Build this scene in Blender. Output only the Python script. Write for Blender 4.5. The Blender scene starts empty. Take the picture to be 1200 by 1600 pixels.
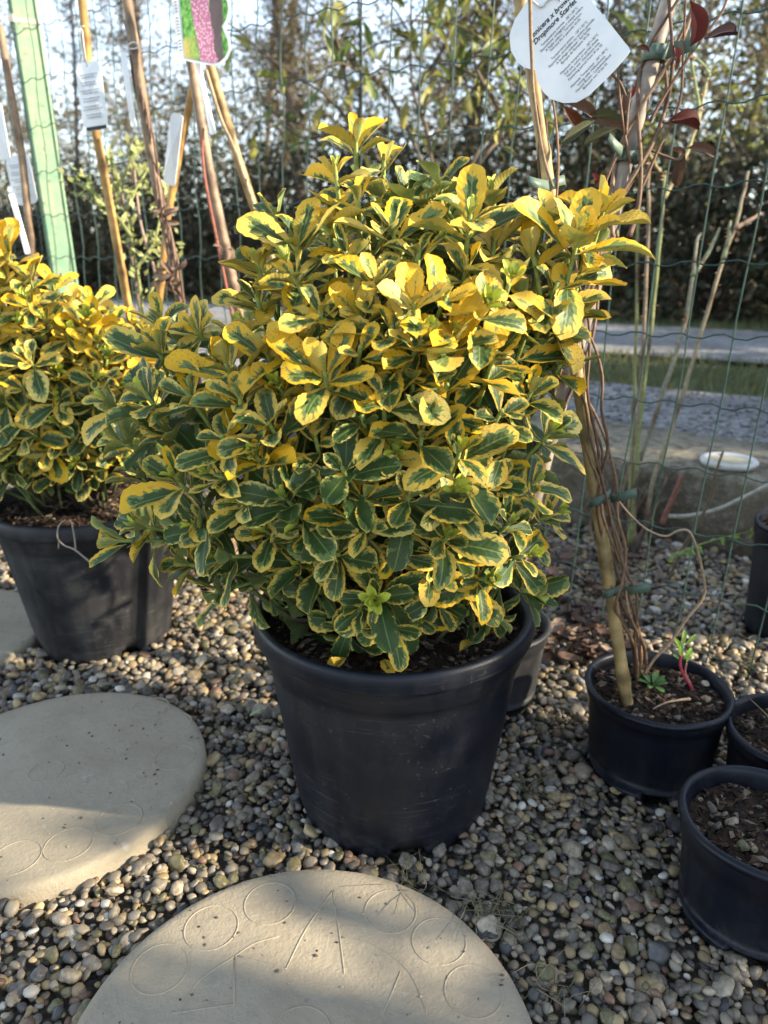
import bpy, math, random
import numpy as np
from mathutils import Vector, Matrix, noise

# ------------------------------------------------------------------ camera
scene = bpy.context.scene
COL = scene.collection
H, PIT, F = 0.70, math.radians(19.0), 1156.0      # eye height, tilt, focal length in photo pixels
cp, sp = math.cos(PIT), math.sin(PIT)
cam = bpy.data.cameras.new('camera'); cam_o = bpy.data.objects.new('camera', cam); COL.objects.link(cam_o)
cam.sensor_fit = 'VERTICAL'; cam.sensor_height = 36.0; cam.lens = F / 1600 * 36.0
cam.clip_start = 0.02; cam.clip_end = 400
cam_o.location = (0, 0, H); cam_o.rotation_euler = (math.pi / 2 - PIT, 0, 0)
cam.dof.use_dof = True; cam.dof.focus_distance = 0.76; cam.dof.aperture_fstop = 5.6
scene.camera = cam_o

# ------------------------------------------------------------------ light
SUN_DIR = Vector((0.97, -0.23, 0.0)).normalized()
SUN_EL = math.radians(24)
world = bpy.data.worlds.new('World'); scene.world = world; world.use_nodes = True
wn = world.node_tree
sky = wn.nodes.new('ShaderNodeTexSky'); sky.sky_type = 'NISHITA'; sky.sun_disc = False
sky.sun_elevation = SUN_EL; sky.sun_rotation = math.atan2(SUN_DIR.x, SUN_DIR.y)
sky.air_density = 1.0; sky.dust_density = 0.3; sky.ozone_density = 1.0
wn.nodes['Background'].inputs['Strength'].default_value = 0.15
hs = wn.nodes.new('ShaderNodeHueSaturation'); hs.inputs['Saturation'].default_value = 0.70
wn.links.new(sky.outputs[0], hs.inputs['Color']); wn.links.new(hs.outputs[0], wn.nodes['Background'].inputs['Color'])
sl = bpy.data.lights.new('sun', 'SUN'); sun = bpy.data.objects.new('sun', sl); COL.objects.link(sun)
sl.energy = 4.6; sl.angle = math.radians(0.8); sl.color = (1.0, 0.87, 0.67)
sd = Vector((SUN_DIR.x * math.cos(SUN_EL), SUN_DIR.y * math.cos(SUN_EL), math.sin(SUN_EL)))
sun.rotation_euler = sd.to_track_quat('Z', 'Y').to_euler(); sun.location = sd * 20
scene.view_settings.view_transform = 'Standard'; scene.view_settings.look = 'None'
scene.view_settings.gamma = 1; scene.view_settings.exposure = 1.78
scene.cycles.max_bounces = 8; scene.cycles.diffuse_bounces = 3; scene.cycles.transparent_max_bounces = 8

# ------------------------------------------------------------------ helpers
R = random.Random(11)
RIGHT, FWD, UP = Vector((1, 0, 0)), Vector((0, cp, -sp)), Vector((0, sp, cp))
EYE = Vector((0, 0, H))
def ray(px, py): return RIGHT * ((px - 600) / F) + FWD - UP * ((py - 800) / F)
def at_y(px, py, Y):
    d = ray(px, py); return EYE + d * (Y / d.y)
def at_z(px, py, z):
    d = ray(px, py); return EYE + d * ((z - H) / d.z)
def project(p):
    d = Vector(p) - EYE; a = d.dot(FWD)
    return 600 + F * d.dot(RIGHT) / a, 800 - F * d.dot(UP) / a
U = Vector((-0.819, 0.574, 0)); NV = Vector((0.574, 0.819, 0))       # along / away from the fence
FP = Vector((0.652, 1.133, 0)); FN = FP.dot(NV)
def at_n(px, py, n):
    d = ray(px, py); return EYE + d * (n / d.dot(NV))
def fr(t, n, z=0.0): return FP + U * t + NV * (n - FN) + Vector((0, 0, z))

class MB:
    def __init__(s): s.v = []; s.f = []; s.c = []; s.smooth = True
    def add(s, vs, fs, col=None):
        b = len(s.v); s.v += [tuple(p) for p in vs]; s.f += [tuple(i + b for i in f) for f in fs]
        if col is not None: s.c += [col] * len(vs)
        elif s.c: s.c += [(1, 1, 1)] * len(vs)
    def tube(s, path, rad, n=6, cap=True, col=None):
        path = [Vector(p) for p in path]; m = len(path)
        if not isinstance(rad, (list, tuple)): rad = [rad] * m
        vs = []; fs = []; nrm = None
        for i, p in enumerate(path):
            t = (path[min(i + 1, m - 1)] - path[max(i - 1, 0)])
            t = t.normalized() if t.length > 1e-9 else Vector((0, 0, 1))
            if nrm is None:
                nrm = t.orthogonal().normalized()
            else:
                nrm = nrm - t * nrm.dot(t)
                nrm = nrm.normalized() if nrm.length > 1e-6 else t.orthogonal().normalized()
            b = t.cross(nrm)
            for k in range(n):
                a = 2 * math.pi * k / n
                vs.append(p + (nrm * math.cos(a) + b * math.sin(a)) * rad[i])
        for i in range(m - 1):
            for k in range(n):
                k2 = (k + 1) % n
                fs.append((i * n + k, i * n + k2, (i + 1) * n + k2, (i + 1) * n + k))
        if cap:
            fs.append(tuple(range(n - 1, -1, -1))); fs.append(tuple((m - 1) * n + k for k in range(n)))
        s.add(vs, fs, col)
    def box(s, c, sx, sy, sz, M=None, col=None):
        vs = [Vector((x * sx / 2, y * sy / 2, z * sz / 2)) for x in (-1, 1) for y in (-1, 1) for z in (-1, 1)]
        if M: vs = [M @ p for p in vs]
        vs = [p + Vector(c) for p in vs]
        s.add(vs, [(0, 1, 3, 2), (4, 6, 7, 5), (0, 4, 5, 1), (2, 3, 7, 6), (0, 2, 6, 4), (1, 5, 7, 3)], col)
    def lathe(s, prof, n=64, mod=None, closed=False):
        vs = []; fs = []; m = len(prof)
        for i, (r, z) in enumerate(prof):
            for k in range(n):
                a = 2 * math.pi * k / n
                rr, zz = (r, z) if mod is None else mod(r, z, a, i)
                vs.append((rr * math.cos(a), rr * math.sin(a), zz))
        for i in range(m - 1):
            for k in range(n):
                k2 = (k + 1) % n
                fs.append((i * n + k, i * n + k2, (i + 1) * n + k2, (i + 1) * n + k))
        s.add(vs, fs)
    def build(s, name, mat, parent=None, loc=None, kind=None, smooth=None):
        me = bpy.data.meshes.new(name); me.from_pydata(s.v, [], s.f)
        sm = s.smooth if smooth is None else smooth
        me.polygons.foreach_set('use_smooth', [sm] * len(me.polygons))
        if s.c:
            at = me.attributes.new('Col', 'FLOAT_COLOR', 'POINT')
            at.data.foreach_set('color', np.array([(c[0], c[1], c[2], 1) for c in s.c], dtype=np.float32).ravel())
        me.materials.append(mat)
        return link(name, me, parent, loc, kind)

def link(name, me, parent=None, loc=None, kind=None, M=None):
    o = bpy.data.objects.new(name, me); COL.objects.link(o)
    if parent is not None: o.parent = parent
    if M is not None: o.matrix_basis = M
    elif loc is not None: o.location = loc
    if kind: o['kind'] = kind
    return o
def tag(o, label, cat, group=None):
    o['label'] = label; o['category'] = cat
    if group: o['group'] = group
    return o
def thing(name, label, cat, loc=(0, 0, 0), group=None):
    o = bpy.data.objects.new(name, None); COL.objects.link(o); o.location = loc; o.empty_display_size = 0.05
    return tag(o, label, cat, group)
def rel(pts, o):
    L = Vector(o.location); return [Vector(p) - L for p in pts]
def smooth_path(pts, sub=4):
    pts = [Vector(p) for p in pts]; out = []
    for i in range(len(pts) - 1):
        p0 = pts[max(i - 1, 0)]; p1 = pts[i]; p2 = pts[i + 1]; p3 = pts[min(i + 2, len(pts) - 1)]
        for k in range(sub):
            t = k / sub
            out.append(0.5 * ((2 * p1) + (p2 - p0) * t + (2 * p0 - 5 * p1 + 4 * p2 - p3) * t * t + (3 * p1 - p0 - 3 * p2 + p3) * t ** 3))
    out.append(pts[-1]); return out

# ------------------------------------------------------------------ materials
class NT:
    def __init__(s, name):
        s.m = bpy.data.materials.new(name); s.m.use_nodes = True; s.t = s.m.node_tree
        s.b = s.t.nodes['Principled BSDF']; s.out = s.t.nodes['Material Output']
    def n(s, typ, **kw):
        nd = s.t.nodes.new(typ)
        ins = kw.pop('ins', {})
        for k, v in kw.items(): setattr(nd, k, v)
        for k, v in ins.items(): s.set(nd, k, v)
        return nd
    def set(s, nd, k, v):
        sock = nd.inputs[k]
        if isinstance(v, bpy.types.NodeSocket): s.t.links.new(v, sock)
        else: sock.default_value = v
    def math(s, op, a, b=0.0, c=0.0, clamp=False):
        nd = s.n('ShaderNodeMath', operation=op, use_clamp=clamp); s.set(nd, 0, a); s.set(nd, 1, b)
        if op in ('MULTIPLY_ADD', 'SMOOTH_MIN'): s.set(nd, 2, c)
        return nd.outputs[0]
    def noise(s, vec, scale, detail=3, rough=0.55, col=False):
        nd = s.n('ShaderNodeTexNoise'); 
        if vec is not None: s.set(nd, 'Vector', vec)
        nd.inputs['Scale'].default_value = scale; nd.inputs['Detail'].default_value = detail; nd.inputs['Roughness'].default_value = rough
        return nd.outputs[1 if col else 0]
    def mix(s, f, a, b, blend='MIX'):
        nd = s.n('ShaderNodeMix', data_type='RGBA', blend_type=blend)
        s.set(nd, 0, f); s.set(nd, 6, a if not isinstance(a, tuple) else (*a[:3], 1)); s.set(nd, 7, b if not isinstance(b, tuple) else (*b[:3], 1))
        return nd.outputs[2]
    def ramp(s, f, stops):
        nd = s.n('ShaderNodeValToRGB'); s.set(nd, 0, f); cr = nd.color_ramp
        while len(cr.elements) < len(stops): cr.elements.new(0.5)
        for e, (p, c) in zip(cr.elements, stops): e.position = p; e.color = (*c, 1) if len(c) == 3 else c
        return nd.outputs[0]
    def range(s, v, a, b, c=0.0, d=1.0, smooth=False):
        nd = s.n('ShaderNodeMapRange', clamp=True)
        if smooth: nd.interpolation_type = 'SMOOTHSTEP'
        s.set(nd, 0, v); s.set(nd, 1, a); s.set(nd, 2, b); s.set(nd, 3, c); s.set(nd, 4, d); return nd.outputs[0]
    def bump(s, h, strength=0.4, dist=0.002):
        nd = s.n('ShaderNodeBump'); s.set(nd, 'Height', h); nd.inputs['Strength'].default_value = strength; nd.inputs['Distance'].default_value = dist
        return nd.outputs[0]
    def fin(s, color=None, rough=0.6, normal=None, spec=0.5):
        if color is not None: s.set(s.b, 'Base Color', (*color[:3], 1) if isinstance(color, tuple) else color)
        s.set(s.b, 'Roughness', rough); s.set(s.b, 'Specular IOR Level', spec)
        if normal is not None: s.set(s.b, 'Normal', normal)
        return s.m
    def coord(s, which='Object'): return s.n('ShaderNodeTexCoord').outputs[which]
    def pos(s): return s.n('ShaderNodeNewGeometry').outputs['Position']
    def attr(s, name): return s.n('ShaderNodeAttribute', attribute_name=name)
    def sep(s, v):
        nd = s.n('ShaderNodeSeparateXYZ'); s.set(nd, 0, v); return nd.outputs
    def comb(s, x, y, z):
        nd = s.n('ShaderNodeCombineXYZ'); s.set(nd, 0, x); s.set(nd, 1, y); s.set(nd, 2, z); return nd.outputs[0]
    def translucent(s, color, normal, fac):
        tr = s.n('ShaderNodeBsdfTranslucent'); s.set(tr, 'Color', color)
        if normal is not None: s.set(tr, 'Normal', normal)
        mx = s.n('ShaderNodeMixShader'); s.set(mx, 0, fac)
        s.t.links.new(s.b.outputs[0], mx.inputs[1]); s.t.links.new(tr.outputs[0], mx.inputs[2])
        s.t.links.new(mx.outputs[0], s.out.inputs[0])

def mottled(name, a, b, scale=30, rough=0.6, bump=0.3, bscale=None, dist=0.002, spec=0.4, detail=4, coord='Object'):
    t = NT(name); c = t.coord(coord)
    f = t.noise(c, scale, detail); g = t.noise(c, bscale or scale * 4, 4)
    return t.fin(t.mix(t.range(f, 0.3, 0.7), a, b), rough, t.bump(g, bump, dist), spec)
def colattr(name, rough=0.6, bump=0.3, scale=120, var=0.35, spec=0.4, dist=0.001, transl=0.0):
    t = NT(name); c = t.coord('Object'); base = t.attr('Col').outputs[0]
    n1 = t.noise(c, scale, 5)
    d = t.mix(t.range(n1, 0.3, 0.75), (1 - var,) * 3, (1 + var * .5,) * 3)
    col = t.mix(1.0, base, d, 'MULTIPLY'); nb = t.bump(t.noise(c, scale * 2.5, 3), bump, dist)
    t.fin(col, rough, nb, spec)
    if transl: t.translucent(col, nb, transl)
    return t.m

def leaf_material():
    t = NT('variegated_leaf')
    u, v, seed = t.sep(t.attr('lf').outputs['Vector'])[:3]
    yel, tone, age = t.sep(t.attr('lg').outputs['Vector'])[:3]
    au = t.math('ABSOLUTE', u)
    e = t.math('MAXIMUM', au, t.math('MULTIPLY', t.math('SUBTRACT', v, 0.62), 2.3))
    side = t.math('SIGN', u)
    vv = t.math('SUBTRACT', v, t.math('MULTIPLY', au, 0.28))
    vec = t.comb(t.math('MULTIPLY', vv, 8.5), t.math('MULTIPLY', au, 2.0), t.math('ADD', t.math('MULTIPLY', seed, 31.7), t.math('MULTIPLY', side, 3.3)))
    n1 = t.noise(vec, 1.0, 3, 0.6)
    vec2 = t.comb(t.math('MULTIPLY', vv, 5.0), t.math('MULTIPLY', au, 1.6), t.math('ADD', t.math('MULTIPLY', seed, 57.1), t.math('MULTIPLY', side, 1.7)))
    n2 = t.noise(vec2, 1.0, 2, 0.6)
    thr = t.math('MULTIPLY_ADD', yel, -1.08, 1.12)
    m1 = t.math('SUBTRACT', t.math('MULTIPLY_ADD', n1, 1.25, t.math('SUBTRACT', e, 0.625)), thr)
    f1 = t.range(m1, -0.035, 0.035)
    m2 = t.math('SUBTRACT', t.math('MULTIPLY_ADD', n2, 1.3, t.math('SUBTRACT', e, 0.65)), t.math('SUBTRACT', thr, 0.17))
    f2 = t.range(m2, -0.04, 0.04)
    pc = t.comb(u, t.math('MULTIPLY', v, 2.0), seed)
    fine = t.noise(pc, 6.0, 4)
    dark = t.mix(fine, (0.020, 0.046, 0.012), (0.050, 0.088, 0.022))
    grey = t.mix(fine, (0.090, 0.140, 0.040), (0.165, 0.215, 0.065))
    y_hot = t.mix(fine, (0.56, 0.312, 0.008), (0.70, 0.420, 0.021))
    y_pale = t.mix(fine, (0.51, 0.40, 0.08), (0.60, 0.50, 0.17))
    yc = t.mix(tone, y_hot, y_pale)
    lime = t.mix(fine, (0.38, 0.46, 0.04), (0.55, 0.58, 0.08))
    col = t.mix(f2, dark, grey); col = t.mix(f1, col, yc); col = t.mix(age, col, lime)
    # specks of brown on older yellow margins
    sp_ = t.noise(t.comb(t.math('MULTIPLY', u, 14.0), t.math('MULTIPLY', v, 30.0), seed), 1.0, 1)
    spk = t.math('MULTIPLY', t.range(sp_, 0.64, 0.67), t.range(seed, 0.62, 0.66))
    col = t.mix(spk, col, (0.16, 0.07, 0.02))
    # midrib
    rib = t.range(au, 0.0, 0.07, 1.0, 0.0)
    col = t.mix(t.math('MULTIPLY', rib, 0.45), col, (0.30, 0.38, 0.12))
    side_v = t.math('SINE', t.math('MULTIPLY', t.math('SUBTRACT', v, t.math('MULTIPLY', au, 0.22)), 58.0))
    hgt = t.math('ADD', t.math('MULTIPLY', side_v, 0.25), t.math('MULTIPLY', fine, 0.8))
    back = t.n('ShaderNodeNewGeometry').outputs['Backfacing']
    under = t.mix(0.55, col, (0.30, 0.36, 0.14))
    colf = t.mix(back, col, under)
    nb = t.bump(hgt, 0.22, 0.0012)
    t.fin(colf, t.range(fine, 0.3, 0.7, 0.42, 0.62), nb, 0.28)
    t.translucent(t.mix(0.3, colf, (0.45, 0.50, 0.04), 'MIX'), nb, 0.11)
    return t.m

def plastic_pot(name, base, dust_or_light, amt=0.5, rough=0.42):
    t = NT(name); c = t.coord('Object')
    n1 = t.noise(c, 9, 5, 0.65); n2 = t.noise(c, 170, 2)
    x, y, z = t.sep(c)[:3]
    streak = t.noise(t.comb(t.math('MULTIPLY', x, 30), t.math('MULTIPLY', y, 30), t.math('MULTIPLY', z, 2.5)), 1.0, 4)
    d = t.math('MULTIPLY', t.range(t.math('ADD', t.math('MULTIPLY', n1, 0.6), t.math('MULTIPLY', streak, 0.4)), 0.44, 0.75), amt)
    d = t.math('ADD', d, t.math('MULTIPLY', t.math('MULTIPLY', t.range(n2, 0.66, 0.69), t.range(n1, 0.42, 0.6)), 0.45), clamp=True)
    low = t.math('MULTIPLY', t.range(z, 0.0, 0.055, 1.0, 0.0), t.range(t.noise(c, 40, 4, 0.7), 0.40, 0.66))
    scr = t.noise(t.comb(t.math('MULTIPLY', x, 14), t.math('MULTIPLY', y, 14), t.math('MULTIPLY', z, 260)), 1.0, 2)
    d = t.math('ADD', d, t.math('MULTIPLY', t.math('MULTIPLY', t.range(scr, 0.60, 0.68), t.range(n1, 0.45, 0.6)), 0.30), clamp=True)
    d = t.math('MAXIMUM', d, t.math('MULTIPLY', low, 0.55))
    return t.fin(t.mix(d, base, dust_or_light), t.math('MULTIPLY_ADD', d, 0.4, rough), t.bump(t.math('ADD', n2, t.math('MULTIPLY', streak, 2.0)), 0.15, 0.001), 0.28)

M = {}
M['leaf'] = leaf_material()
M['pot'] = plastic_pot('dark_plastic', (0.0044, 0.0058, 0.0108), (0.060, 0.060, 0.060), 0.32, 0.40)
M['pot_grey'] = plastic_pot('dusty_plastic', (0.009, 0.0095, 0.012), (0.085, 0.082, 0.078), 0.55, 0.5)
M['soil'] = mottled('soil', (0.012, 0.008, 0.006), (0.055, 0.034, 0.022), 60, 0.95, 1.0, 150, 0.006, 0.15)
M['chips'] = colattr('soil_bits', 0.85, 0.5, 90, 0.4, 0.2)
M['pebble'] = colattr('pebble_stone', 0.50, 0.5, 1.6, 0.55, 0.4, 0.0012)
M['bark'] = colattr('branch_bark', 0.75, 0.6, 130, 0.4, 0.3, 0.0015)
M['wood'] = colattr('dry_cane', 0.55, 0.5, 38, 0.6, 0.3)
M['dead'] = colattr('dry_leaf', 0.6, 0.4, 60, 0.4, 0.35, 0.001, 0.12)
M['foliage'] = colattr('far_foliage', 0.6, 0.2, 8, 0.25, 0.25, 0.002, 0.22)
M['olive'] = colattr('olive_leaf', 0.5, 0.2, 30, 0.25, 0.35, 0.001, 0.25)
M['tree_bark'] = colattr('tree_bark', 0.9, 0.7, 18, 0.5, 0.2, 0.01)
M['wire'] = mottled('green_wire_coating', (0.020, 0.048, 0.040), (0.042, 0.080, 0.064), 40, 0.4, 0.1)
def post_mat():
    t = NT('green_post_paint'); c = t.coord('Object'); x, y, z = t.sep(c)[:3]
    st_ = t.noise(t.comb(t.math('MULTIPLY', x, 60), t.math('MULTIPLY', y, 60), t.math('MULTIPLY', z, 5)), 1.0, 5, .65); n = t.noise(c, 14, 5, .65)
    col = t.mix(t.range(n, .35, .65), (0.15, 0.27, 0.17), (0.24, 0.33, 0.195)); col = t.mix(t.math('MULTIPLY', t.range(st_, .52, .66), .6), col, (0.30, 0.31, 0.20))
    col = t.mix(t.math('MULTIPLY', t.range(t.noise(c, 55, 3, .7), .60, .66), .7), col, (0.10, 0.11, 0.075))
    return t.fin(col, .6, t.bump(st_, .3, .001), .3)
M['post'] = post_mat()
M['metal'] = mottled('steel_clip', (0.28, 0.25, 0.20), (0.42, 0.40, 0.36), 50, 0.4, 0.1)
M['tape'] = mottled('green_tape', (0.055, 0.095, 0.070), (0.12, 0.165, 0.125), 60, 0.5, 0.2)
M['white'] = mottled('white_label_plastic', (0.62, 0.64, 0.64), (0.80, 0.80, 0.78), 18, 0.4, 0.05)
M['ink'] = mottled('printed_ink', (0.015, 0.015, 0.018), (0.03, 0.03, 0.035), 50, 0.6, 0.0)
M['ink_grey'] = mottled('faint_ink', (0.20, 0.21, 0.23), (0.28, 0.29, 0.31), 50, 0.6, 0.0)
M['string'] = mottled('pale_string', (0.50, 0.49, 0.45), (0.66, 0.64, 0.60), 80, 0.7, 0.1)
def concrete_mat():
    t = NT('kerb_concrete'); c = t.coord('Object'); z = t.sep(c)[2]
    a, b, d = t.noise(c, 5, 6, .7), t.noise(c, 38, 5, .7), t.noise(c, 150, 3, .6)
    col = t.mix(t.range(a, .36, .64), (0.060, 0.050, 0.034), (0.17, 0.145, 0.105)); col = t.mix(t.math('MULTIPLY', t.range(b, .5, .66), .7), col, (0.27, 0.24, 0.185))
    col = t.mix(t.math('MULTIPLY', t.range(t.noise(c, 20, 4, .7), .56, .64), .6), col, (0.050, 0.058, 0.026))
    dust_or_light = t.math('MULTIPLY', t.range(t.math('ADD', z, t.math('MULTIPLY', a, .03)), .195, .215), t.range(b, .35, .55))  # kerb top painted paler by height: its sunlit look along with sandy dust
    col = t.mix(t.math('MULTIPLY', dust_or_light, .75), col, (0.33, 0.29, 0.21))
    h = t.math('ADD', t.math('MULTIPLY', b, 1.0), t.math('MULTIPLY', d, .4))
    return t.fin(col, .92, t.bump(h, 1.0, .012), .2)
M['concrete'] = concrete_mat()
M['sand'] = mottled('pale_sand', (0.34, 0.30, 0.20), (0.46, 0.41, 0.28), 60, 0.9, 0.4)
M['lid'] = mottled('lid_plastic', (0.42, 0.41, 0.38), (0.60, 0.59, 0.55), 20, 0.6, 0.1)
def ground_mat(name, a, b, c2, s1, s2, dist):
    t = NT(name); p = t.coord('Object')
    v = t.n('ShaderNodeTexVoronoi', ins={'Vector': p, 'Scale': s2})
    col = t.mix(t.range(t.noise(p, s1, 4), 0.3, 0.7), a, b)
    col = t.mix(t.math('MULTIPLY', t.sep(v.outputs['Color'])[0], 0.9), col, c2)
    col = t.mix(t.math('MULTIPLY', t.range(t.noise(p, s1 * .55, 5, .65), .45, .62), .5), col, tuple(q * .62 for q in a))
    return t.fin(col, 0.9, t.bump(v.outputs['Distance'], 0.8, dist), 0.25)
M['ground'] = ground_mat('packed_soil', (0.055, 0.045, 0.033), (0.105, 0.088, 0.066), (0.15, 0.13, 0.10), 8, 130, 0.006)
M['road'] = ground_mat('grey_road_gravel', (0.115, 0.113, 0.110), (0.19, 0.187, 0.18), (0.30, 0.295, 0.285), 1.6, 38, 0.01)
M['turf'] = ground_mat('turf_soil', (0.045, 0.065, 0.022), (0.085, 0.095, 0.035), (0.10, 0.10, 0.05), 2, 40, 0.02)

def slab_mat():
    t = NT('cast_stone'); c = t.coord('Object')
    n1 = t.noise(c, 7, 5, 0.6); n2 = t.noise(c, 320, 3, 0.6); n3 = t.noise(c, 45, 5, 0.65)
    col = t.mix(t.range(n1, 0.32, 0.68), (0.245, 0.205, 0.145), (0.36, 0.31, 0.225))
    col = t.mix(t.math('MULTIPLY', t.range(n3, 0.52, 0.75), 0.45), col, (0.17, 0.155, 0.12))
    col = t.mix(t.math('MULTIPLY', t.range(t.noise(c, 85, 2), 0.73, 0.74), 0.6), col, (0.055, 0.048, 0.04))
    col = t.mix(t.math('MULTIPLY', t.range(n2, 0.6, 0.75), 0.35), col, (0.42, 0.38, 0.30))
    col = t.mix(t.math('MULTIPLY', t.range(t.noise(c, 3.5, 6, 0.7), 0.5, 0.62), 0.38), col, (0.16, 0.145, 0.105))
    col = t.mix(t.math('MULTIPLY', t.range(t.noise(c, 24, 3, 0.7), 0.66, 0.72), 0.5), col, (0.40, 0.38, 0.34))
    h = t.math('ADD', t.math('MULTIPLY', n2, 0.5), t.math('MULTIPLY', t.noise(c, 150, 4), 0.9))
    return t.fin(col, 0.85, t.bump(h, 0.55, 0.0022), 0.25)
M['slab'] = slab_mat()
def photo_mat():
    t = NT('printed_flower_photo'); c = t.coord('Generated'); x, y, z = t.sep(c)[:3]
    v = t.n('ShaderNodeTexVoronoi', ins={'Vector': c, 'Scale': 26.0}); vd = v.outputs['Distance']
    n = t.noise(c, 5, 4)
    green = t.mix(t.range(t.noise(c, 14, 3), 0.35, 0.65), (0.03, 0.16, 0.02), (0.22, 0.46, 0.08))
    trunk = t.mix(n, (0.07, 0.045, 0.04), (0.14, 0.10, 0.09))
    pink = t.mix(t.range(vd, 0.1, 0.55), (0.85, 0.52, 0.58), (0.40, 0.14, 0.22))
    yellow = t.mix(n, (0.52, 0.36, 0.06), (0.68, 0.52, 0.16))
    xw = t.math('ADD', x, t.math('MULTIPLY', t.math('SUBTRACT', n, 0.5), 0.22))
    # bark band on the right half, blossom in the middle, ochre grass at the lower left
    col = t.mix(t.math('MULTIPLY', t.range(xw, 0.60, 0.63), t.range(xw, 0.84, 0.87, 1, 0)), green, trunk)
    col = t.mix(t.math('MULTIPLY', t.range(xw, 0.34, 0.02), t.range(t.math('ADD', z, t.math('MULTIPLY', n, 0.3)), 0.40, 0.5, 1, 0)), col, yellow)
    xs = t.math('SUBTRACT', t.math('ADD', xw, t.math('MULTIPLY', z, 0.22)), 0.56)
    col = t.mix(t.range(t.math('ABSOLUTE', xs), 0.17, 0.2, 1, 0), col, pink)
    return t.fin(col, 0.35, None, 0.5)
M['photo'] = photo_mat()

# ------------------------------------------------------------------ ground, kerb, road, grass
RAISE = 0.19                                   # the road beyond the kerb lies higher
nk0 = at_z(1000, 838, 0).dot(NV)               # kerb face
nk1 = at_z(1000, 668, RAISE).dot(NV)
nr1 = at_z(1000, 604, RAISE).dot(NV)           # strips beyond
ng1 = at_z(1000, 556, RAISE).dot(NV)
nr2 = at_z(1060, 512, RAISE).dot(NV)
HEDGE_N = nr2 + 0.9
def strip(name, n0, n1, z, mat, t0=-14, t1=60, seg=40, amp=0.0):
    mb = MB(); vs = []; fs = []
    for i in range(seg + 1):
        t = t0 + (t1 - t0) * i / seg
        for j in range(5):
            n = n0 + (n1 - n0) * j / 4
            if j in (0, 4): n += amp * noise.noise(Vector((t * 1.3, j * 7.0, n0)))
            vs.append(fr(t, n, z))
    for i in range(seg):
        for j in range(4):
            a = i * 5 + j; fs.append((a, a + 1, a + 6, a + 5))
    mb.add(vs, fs); o = mb.build(name, mat); o['kind'] = 'structure'; return o
g = MB(); gv = []; gf = []
gn = 90
for i in range(gn + 1):
    for j in range(gn + 1):
        x = -3.2 + 6.4 * i / gn; y = -1.5 + 5.0 * j / gn
        z = -0.012 + 0.006 * noise.noise(Vector((x * 4, y * 4, 0)))
        gv.append((x, y, z))
for i in range(gn):
    for j in range(gn):
        a = i * (gn + 1) + j; gf.append((a, a + gn + 1, a + gn + 2, a + 1))
g.add(gv, gf); ground = g.build('ground', M['ground']); ground['kind'] = 'structure'
mb = MB(); S = 320
mb.add([(-S, -S, -0.04), (S, -S, -0.04), (S, S, -0.04), (-S, S, -0.04)], [(0, 1, 2, 3)])
o = mb.build('terrain', M['ground']); o['kind'] = 'structure'
strip('grass_verge_ground', nk1 - 0.05, 120, RAISE - 0.02, M['turf'], -60, 120)
strip('gravel_road', nk1 - 0.02, nr1 + 0.05, RAISE, M['road'], amp=0.10)
strip('gravel_track', ng1, nr2, RAISE + 0.004, M['road'], amp=0.16)

# kerb: a long weathered concrete block with rounded arris
kerb = thing('concrete_kerb', 'low weathered concrete kerb wall between the gravel bed and the road', 'kerb', fr(2, nk0, 0))
mb = MB(); vs = []; fs = []
seg = 260
for i in range(seg + 1):
    t = -8 + 24 * i / seg
    w = lambda k: 0.010 * noise.noise(Vector((t * 2.2, k * 3.1, 0)))
    for k, (n, z) in enumerate(((nk0 + 0.01, -0.05), (nk0, 0.02), (nk0 + 0.006, 0.055), (nk0 - 0.003, 0.085), (nk0 + 0.008, 0.12), (nk0 + 0.002, RAISE - 0.03), (nk0 + 0.014, RAISE - 0.006), (nk0 + 0.035, RAISE + 0.008), ((nk0 + nk1) / 2, RAISE + 0.010), (nk1, RAISE + 0.006), (nk1, -0.05))):
        vs.append(fr(t, n + w(k) + .006 * noise.noise(Vector((t * 11, k * 2.3, 4))), z + w(k + 20) * 0.5))
for i in range(seg):
    for k in range(10):
        a = i * 11 + k; fs.append((a, a + 1, a + 12, a + 11))
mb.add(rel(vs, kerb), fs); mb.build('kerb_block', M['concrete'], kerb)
mb = MB(); rk = random.Random(33)
for i in range(420):
    p = fr(rk.uniform(-1.5, 2), nk0 + .02 + (nk1 - nk0) * rk.random() ** .6, RAISE + .012); s_ = rk.uniform(.004, .014); Mx = Matrix.Rotation(rk.uniform(0, 6.28), 3, 'Z') @ Matrix.Rotation(rk.gauss(0, .4), 3, 'X')
    k = rk.uniform(.6, 1.4); mb.add([p + Mx @ Vector(v) * s_ for v in ((-1, -.3, 0), (1, -.4, .1), (1.1, .4, 0), (-.9, .35, .15), (0, 0, .3))], [(0, 1, 4), (1, 2, 4), (2, 3, 4), (3, 0, 4)], rk.choice([(.15 * k, .10 * k, .06 * k), (.24 * k, .2 * k, .15 * k), (.09 * k, .06 * k, .045 * k)]))
mb.build('debris', M['chips'], kerb, kind='stuff', smooth=False)

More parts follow.
